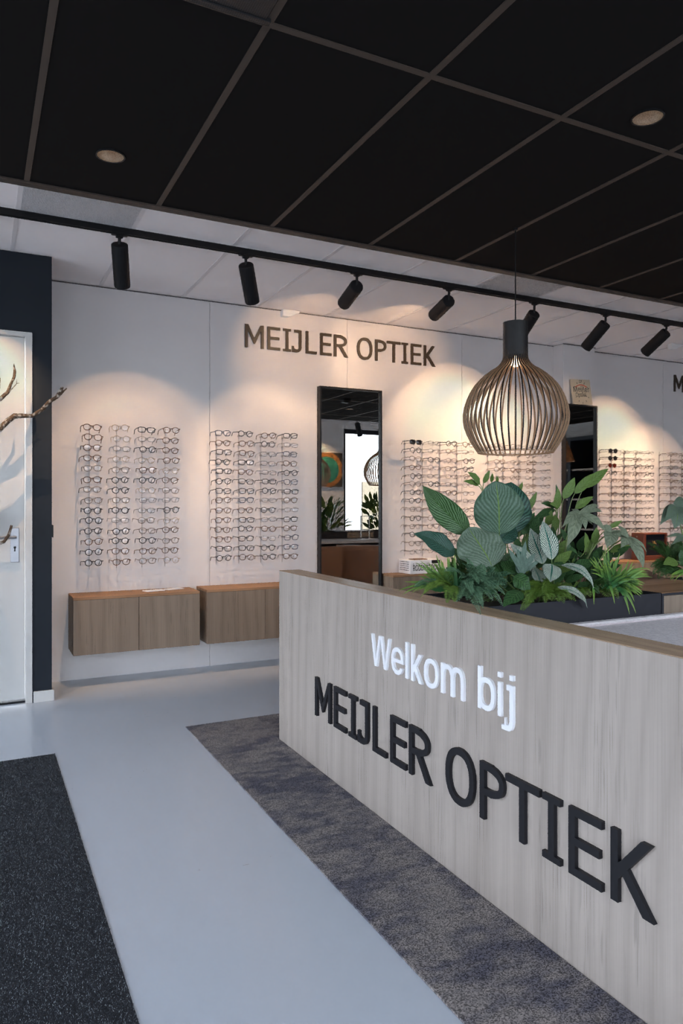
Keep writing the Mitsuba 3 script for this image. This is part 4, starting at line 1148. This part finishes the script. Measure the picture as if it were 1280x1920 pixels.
for i, (code, m, shape, base, tip, w, nrm, bend, fold) in enumerate(LEAVES):
    key, root = plant(code)
    big = w > .06
    w *= 1.22 if shape == 'lobe' else 1.0
    me, uv = leaf(base, tip, w, nrm, bend, fold, shape, i, 21 if big else 11, 11 if big else 7)
    if shape in ('lobe', 'strap'):
        lobes.setdefault((code, base), []).append((me, uv, m))
        continue
    put_uv('leaf', me, uv, m, key)
    b = np.array(base)
    d = b - np.array(tip)
    mid = b + d / np.linalg.norm(d) * .05
    r = root + np.array([rng.uniform(-.05, .05), rng.uniform(-.04, .04), 0])
    put('stalk', tube(bez(r, mid, b + (np.array(tip) - b) * .05, 9), np.linspace(.0045 if big else .003, .0022 if big else .0014, 9), 6), 'm_stalk_pale' if 'fresh' in m else 'm_stalk', True, parent=key)
for (code, base), ls in lobes.items():
    key, root = plant(code)
    n0 = np.cumsum([0] + [len(x[0].vertices) for x in ls])
    me = trimesh.Trimesh(np.vstack([x[0].vertices for x in ls]), np.vstack([x[0].faces + o for x, o in zip(ls, n0)]), process=False)
    put_uv('leaf', me, np.vstack([x[1] for x in ls]), ls[0][2], key)
    b = np.array(base)
    put('stalk', tube(bez(root, (root + b) / 2 + [0, .05, .08], b, 10), np.linspace(.0045, .0025, 10), 6), 'm_stalk_pale', True, parent=key)

FRONDS = [
('fern_a','m_fern_teal',(1.468,2.050,0.973),(1.270,1.980,1.005),0.026,'comb',0.20),
('fern_a','m_fern_lime',(1.468,2.050,0.973),(1.356,2.040,1.034),0.026,'comb',0.20),
('fern_a','m_fern_lime',(1.468,2.050,0.973),(1.307,1.920,1.009),0.026,'comb',0.20),
('fern_a','m_fern_lime',(1.468,2.050,0.973),(1.298,1.840,0.968),0.026,'comb',0.20),
('fern_a','m_fern_lime',(1.468,2.050,0.973),(1.452,2.100,1.043),0.026,'comb',0.20),
('fern_a','m_fern_lime',(1.468,2.050,0.973),(1.253,1.900,0.993),0.026,'comb',0.20),
('fern_a','m_fern_lime',(1.468,2.050,0.973),(1.340,1.860,0.966),0.026,'comb',0.20),
('fern_b','m_fern_teal',(1.556,2.000,0.966),(1.477,2.000,1.068),0.020,'round',0.25),
('fern_b','m_fern_teal',(1.556,2.000,0.966),(1.466,1.950,1.058),0.020,'round',0.25),
('fern_b','m_fern_teal',(1.556,2.000,0.966),(1.412,1.930,1.029),0.020,'round',0.25),
('fern_b','m_fern_teal',(1.556,2.000,0.966),(1.382,1.860,0.977),0.020,'round',0.25),
('fern_b','m_fern_teal',(1.556,2.000,0.966),(1.418,1.850,0.963),0.020,'round',0.25),
('fern_b','m_fern_teal',(1.556,2.000,0.966),(1.576,2.020,1.059),0.020,'round',0.25),
('fern_b','m_fern_teal',(1.556,2.000,0.966),(1.609,2.000,1.052),0.020,'round',0.25),
('fern_b','m_fern_teal',(1.556,2.000,0.966),(1.601,1.950,1.031),0.020,'round',0.25),
('fern_b','m_fern_teal',(1.556,2.000,0.966),(1.533,1.900,1.013),0.020,'round',0.25),
('fern_b','m_fern_teal',(1.556,2.000,0.966),(1.607,1.930,1.011),0.020,'round',0.25),
('fern_c','m_fern_teal',(1.504,1.920,0.960),(1.418,1.850,1.031),0.018,'comb',0.35),
('fern_c','m_fern_teal',(1.504,1.920,0.960),(1.435,1.840,1.027),0.018,'comb',0.35),
('fern_c','m_fern_teal',(1.504,1.920,0.960),(1.465,1.840,1.009),0.018,'comb',0.35),
('fern_c','m_fern_teal',(1.504,1.920,0.960),(1.470,1.835,0.966),0.018,'comb',0.35),
('fern_c','m_fern_teal',(1.504,1.920,0.960),(1.409,1.860,0.984),0.018,'comb',0.35),
('fern_c','m_fern_teal',(1.504,1.920,0.960),(1.428,1.830,0.953),0.018,'comb',0.35),
('fern_d','m_fern_lime',(1.919,2.060,0.939),(1.715,1.960,0.961),0.022,'comb',0.25),
('fern_d','m_fern_lime',(1.919,2.060,0.939),(1.719,1.950,0.929),0.022,'comb',0.25),
('fern_d','m_fern_lime',(1.919,2.060,0.939),(1.776,1.960,0.947),0.022,'comb',0.25),
('fern_d','m_fern_lime',(1.919,2.060,0.939),(1.801,1.955,0.923),0.022,'comb',0.25),
('fern_d','m_fern_lime',(1.919,2.060,0.939),(1.871,1.960,0.922),0.022,'comb',0.25),
('fern_d','m_fern_lime',(1.919,2.060,0.939),(1.946,2.000,0.948),0.022,'comb',0.25),
('fern_d','m_fern_lime',(1.919,2.060,0.939),(1.954,1.965,0.920),0.022,'comb',0.25),
('fern_d','m_fern_lime',(1.919,2.060,0.939),(1.876,2.000,0.962),0.022,'comb',0.25),
('fern_d','m_fern_lime',(1.919,2.060,0.939),(1.877,2.100,1.006),0.022,'comb',0.25),
('fern_d','m_fern_lime',(1.919,2.060,0.939),(1.836,2.040,0.979),0.022,'comb',0.25),
('fern_b','m_fern_dark',(1.626,2.100,0.984),(1.550,2.100,1.093),0.022,'comb',0.10),
('fern_b','m_fern_dark',(1.626,2.100,0.984),(1.536,2.100,1.055),0.022,'comb',0.10),
('fern_b','m_fern_dark',(1.626,2.100,0.984),(1.602,2.100,1.081),0.022,'comb',0.10),
('fern_b','m_fern_dark',(1.626,2.100,0.984),(1.712,2.100,1.068),0.022,'comb',0.10),
('fern_e','m_fern_dark',(2.989,2.360,0.975),(2.840,2.350,1.062),0.030,'comb',0.20),
('fern_e','m_fern_dark',(2.989,2.360,0.975),(2.878,2.360,1.098),0.030,'comb',0.20),
('fern_e','m_fern_dark',(2.989,2.360,0.975),(2.933,2.360,1.089),0.030,'comb',0.20),
('fern_e','m_fern_dark',(2.989,2.360,0.975),(3.007,2.360,1.095),0.030,'comb',0.20),
('fern_e','m_fern_dark',(2.989,2.360,0.975),(2.780,2.300,0.993),0.030,'comb',0.20),
('fern_e','m_fern_dark',(2.989,2.360,0.975),(2.745,2.280,0.959),0.030,'comb',0.20),
('fern_e','m_fern_dark',(2.989,2.360,0.975),(2.761,2.250,0.949),0.030,'comb',0.20),
('fern_e','m_fern_dark',(2.989,2.360,0.975),(3.005,2.300,1.086),0.030,'comb',0.20),
]
FRONDS += [('fern_d', 'm_fern_dark' if k % 3 else 'm_fern_lime', (2.10 + .035 * k, 2.10, .93), (2.06 + .052 * k, 1.995 + .01 * (k % 2), .925 + .02 * (k % 3)), .022, 'comb', .3) for k in range(6)]
FERNS = {'fern_a': 'lime green fern spilling over the left end of the counter top', 'fern_b': 'blue-green fern with rounded leaflets below the large leaves', 'fern_c': 'dense small grey-green fern hanging over the counter edge',
         'fern_d': 'yellow-green fern along the front edge of the planter', 'fern_e': 'dark green fern at the left end of the second planter'}
fk = {}
for i, (code, m, base, tip, ll, kind, arch) in enumerate(FRONDS):
    if code not in fk:
        fk[code] = thing('fern', FERNS[code], 'fern')
    for j in range(1 if code == 'fern_a' else 2 if kind == 'round' else 3):
        jit = (lambda s: np.array([rng.uniform(-s, s), rng.uniform(-s, s) * .6, rng.uniform(-s * .6, s * .6)])) if j else (lambda s: np.zeros(3))
        b2, t2 = np.array(base) + jit(.035), np.array(tip) + jit(.045)
        b2[1], t2[1] = max(b2[1], 2.03), max(t2[1], 1.80 if code in ('fern_a', 'fern_c') else 1.9)
        put('frond', frond(b2, t2, ll * (1.0 if code == 'fern_a' else 1.25 if j == 0 else rng.uniform(.95, 1.25)), kind, arch, 3 * i + j), m, False, parent=fk[code])

BLADES = [
('grass_a',(1.467,2.080,0.969),(1.434,2.200,1.067),0.0080,0.12),
('grass_a',(1.471,2.080,0.969),(1.429,2.150,1.040),0.0080,0.12),
('grass_a',(1.479,2.080,0.969),(1.486,2.150,1.078),0.0080,0.12),
('grass_a',(1.481,2.080,0.969),(1.477,2.120,1.059),0.0080,0.12),
('grass_a',(1.484,2.080,0.969),(1.495,2.120,1.089),0.0080,0.12),
('grass_a',(1.488,2.080,0.968),(1.523,2.120,1.081),0.0080,0.12),
('grass_a',(1.461,2.080,0.970),(1.298,2.050,1.000),0.0080,0.12),
('grass_a',(1.461,2.080,0.970),(1.239,1.950,0.989),0.0080,0.12),
('grass_a',(1.464,2.080,0.970),(1.268,1.970,0.992),0.0080,0.12),
('grass_a',(1.475,2.080,0.969),(1.490,2.200,1.059),0.0080,0.12),
('grass_a',(1.491,2.080,0.968),(1.600,2.200,1.065),0.0080,0.12),
('grass_a',(1.468,2.080,0.969),(1.378,2.100,1.033),0.0080,0.12),
('grass_a',(1.460,2.080,0.970),(1.326,2.100,1.008),0.0080,0.12),
('grass_b',(2.223,2.060,0.935),(2.246,2.100,1.107),0.0085,0.08),
('grass_b',(2.244,2.060,0.934),(2.208,2.100,1.061),0.0085,0.08),
('grass_b',(2.264,2.060,0.933),(2.178,2.050,1.051),0.0085,0.08),
('grass_b',(2.285,2.060,0.932),(2.236,2.050,1.047),0.0085,0.08),
('grass_b',(2.223,2.060,0.935),(2.314,2.100,1.058),0.0085,0.08),
('grass_b',(2.244,2.060,0.934),(2.141,2.080,1.054),0.0085,0.08),
('grass_b',(2.264,2.060,0.933),(2.122,2.040,1.033),0.0085,0.22),
('grass_b',(2.285,2.060,0.932),(2.361,2.080,1.049),0.0085,0.08),
('grass_b',(2.223,2.060,0.935),(2.294,2.050,1.038),0.0085,0.08),
('grass_b',(2.244,2.060,0.934),(2.360,2.050,1.027),0.0085,0.08),
('grass_b',(2.264,2.060,0.933),(2.437,2.100,1.008),0.0085,0.22),
('grass_b',(2.285,2.060,0.932),(2.294,2.000,1.002),0.0085,0.22),
('grass_b',(2.223,2.060,0.935),(2.403,2.050,1.006),0.0085,0.22),
('grass_b',(2.244,2.060,0.934),(2.490,2.100,0.994),0.0085,0.22),
('grass_b',(2.264,2.060,0.933),(2.401,2.040,0.982),0.0085,0.22),
('grass_b',(2.285,2.060,0.932),(2.473,2.080,0.979),0.0085,0.22),
('grass_b',(2.223,2.060,0.935),(2.327,2.000,0.974),0.0085,0.22),
('grass_b',(2.244,2.060,0.934),(2.351,2.000,0.951),0.0085,0.22),
('grass_b',(2.264,2.060,0.933),(2.350,2.020,0.960),0.0085,0.22),
('grass_b',(2.285,2.060,0.932),(2.297,1.990,0.943),0.0085,0.22),
('grass_b',(2.223,2.060,0.935),(2.339,2.000,0.933),0.0085,0.22),
('grass_b',(2.244,2.060,0.934),(2.221,2.000,1.026),0.0085,0.22),
('grass_b',(2.264,2.060,0.933),(2.253,2.000,1.023),0.0085,0.22),
('grass_b',(2.285,2.060,0.932),(2.193,1.980,0.961),0.0085,0.22),
('grass_b',(2.223,2.060,0.935),(2.256,1.980,0.985),0.0085,0.22),
('grass_b',(2.244,2.060,0.934),(2.300,1.985,0.935),0.0085,0.22),
('grass_b',(2.264,2.060,0.933),(2.256,1.985,0.933),0.0085,0.22),
('grass_b',(2.285,2.060,0.932),(2.158,2.000,1.035),0.0085,0.22),
('grass_b',(2.223,2.060,0.935),(2.140,2.030,1.037),0.0085,0.08),
('grass_b',(2.244,2.060,0.934),(2.359,2.010,0.920),0.0085,0.22),
('grass_b',(2.182,2.030,0.957),(2.165,1.975,0.894),0.0110,0.45),
('grass_b',(2.234,2.030,0.933),(2.274,1.970,0.851),0.0110,0.45),
('grass_b',(2.243,2.030,0.933),(2.245,1.975,0.848),0.0110,0.45),
('grass_b',(2.112,2.030,0.944),(2.068,1.985,0.895),0.0110,0.45),
('grass_b',(2.263,2.030,0.932),(2.271,1.975,0.896),0.0110,0.45),
('grass_c',(3.043,2.300,0.920),(2.821,2.250,0.925),0.0100,0.20),
('grass_c',(3.043,2.300,0.920),(2.949,2.300,0.936),0.0100,0.20),
('grass_c',(3.043,2.300,0.920),(2.832,2.250,0.948),0.0100,0.20),
]
GRASSES = {'grass_a': 'spiky thin-bladed green grass tuft at the left end of the planter', 'grass_b': 'bright green grass tuft with long arching blades at the right end of the planter', 'grass_c': 'green grass tuft at the second planter, right edge'}
gk = {}
for code, base, tip, w, arch in BLADES:
    if code not in gk:
        gk[code] = thing('grass_tuft', GRASSES[code], 'grass tuft')
    for j in range(3 if w < .0105 else 1):
        jit = np.array([rng.uniform(-.04, .04), rng.uniform(-.03, .03), rng.uniform(-.03, .02)]) if j else np.zeros(3)
        b2 = np.array(base) + jit * .7
        b2[2] = base[2]
        me, uv = blade(b2, np.array(tip) + jit, w * rng.uniform(1.2, 1.7), arch + rng.uniform(-.05, .08) * (j > 0))
        put_uv('blade', me, uv, 'm_grass', gk[code])


def bushy(label, x0, x1, y0, y1, n, seed, height, mats, size=(.05, .10)):
    r = random.Random(seed)
    key = thing('bushy_plant', label, 'plant')
    root = np.array([(x0 + x1) / 2, (y0 + y1) / 2, .90])
    for i in range(n):
        b = np.array([r.uniform(x0, x1), r.uniform(y0, y1), .93 + height * r.random() ** 1.2])
        o = b - root
        o[2] = abs(o[2]) * .4 + .05
        o += np.array([r.uniform(-.12, .12), r.uniform(-.12, .06), r.uniform(-.05, .12)])
        L = r.uniform(*size)
        t = b + o / np.linalg.norm(o) * L
        me, uv = leaf(b, t, L * r.uniform(.36, .55), (-.4 + r.uniform(-.3, .3), -.6, .6), .08, .15, 'ovate', i, 9, 5)
        put_uv('leaf', me, uv, r.choice(mats), key)
        if i % 3 == 0:
            put('stalk', tube(bez(root + [r.uniform(-.05, .05), 0, 0], (root + b) / 2, b, 6), .0016, 4), 'm_stalk', True, parent=key)
    return key


D, F_, S_ = 'm_leaf_deep', 'm_leaf_fresh', 'm_leaf_dull'
bushy('dark green bushy leaves filling the middle of the planter', 1.72, 2.12, 2.12, 2.34, 70, 3, .10, [D, D, D, F_])
bushy('dark green bushy leaves behind the grass tuft at the right', 2.08, 2.38, 2.14, 2.36, 55, 4, .15, [D, D, D, F_])
bushy('dark bushy leaves at the left end of the planter behind the ferns', 1.62, 1.8, 2.06, 2.34, 32, 5, .10, [D, D, 'm_fern_teal'])
bushy('slender bushy plant between the round leaves and the pale sprays', 1.93, 2.14, 2.24, 2.36, 46, 11, .27, [D, D, F_, D], (.06, .10))
bushy('dark bushy plant in the second planter, right edge', 3.02, 3.35, 2.1, 2.36, 45, 6, .14, [D, D, F_])
bushy('large bushy plant in the second planter, seen in the tall mirror', 4.02, 4.42, 2.06, 2.36, 130, 7, .36, [D, F_, F_, 'm_leaf_deep'], (.11, .20))
bushy('tall bushy plant in the far planter, seen in the tall mirror', 4.88, 5.2, 2.06, 2.36, 90, 8, .42, [D, D, F_], (.07, .15))
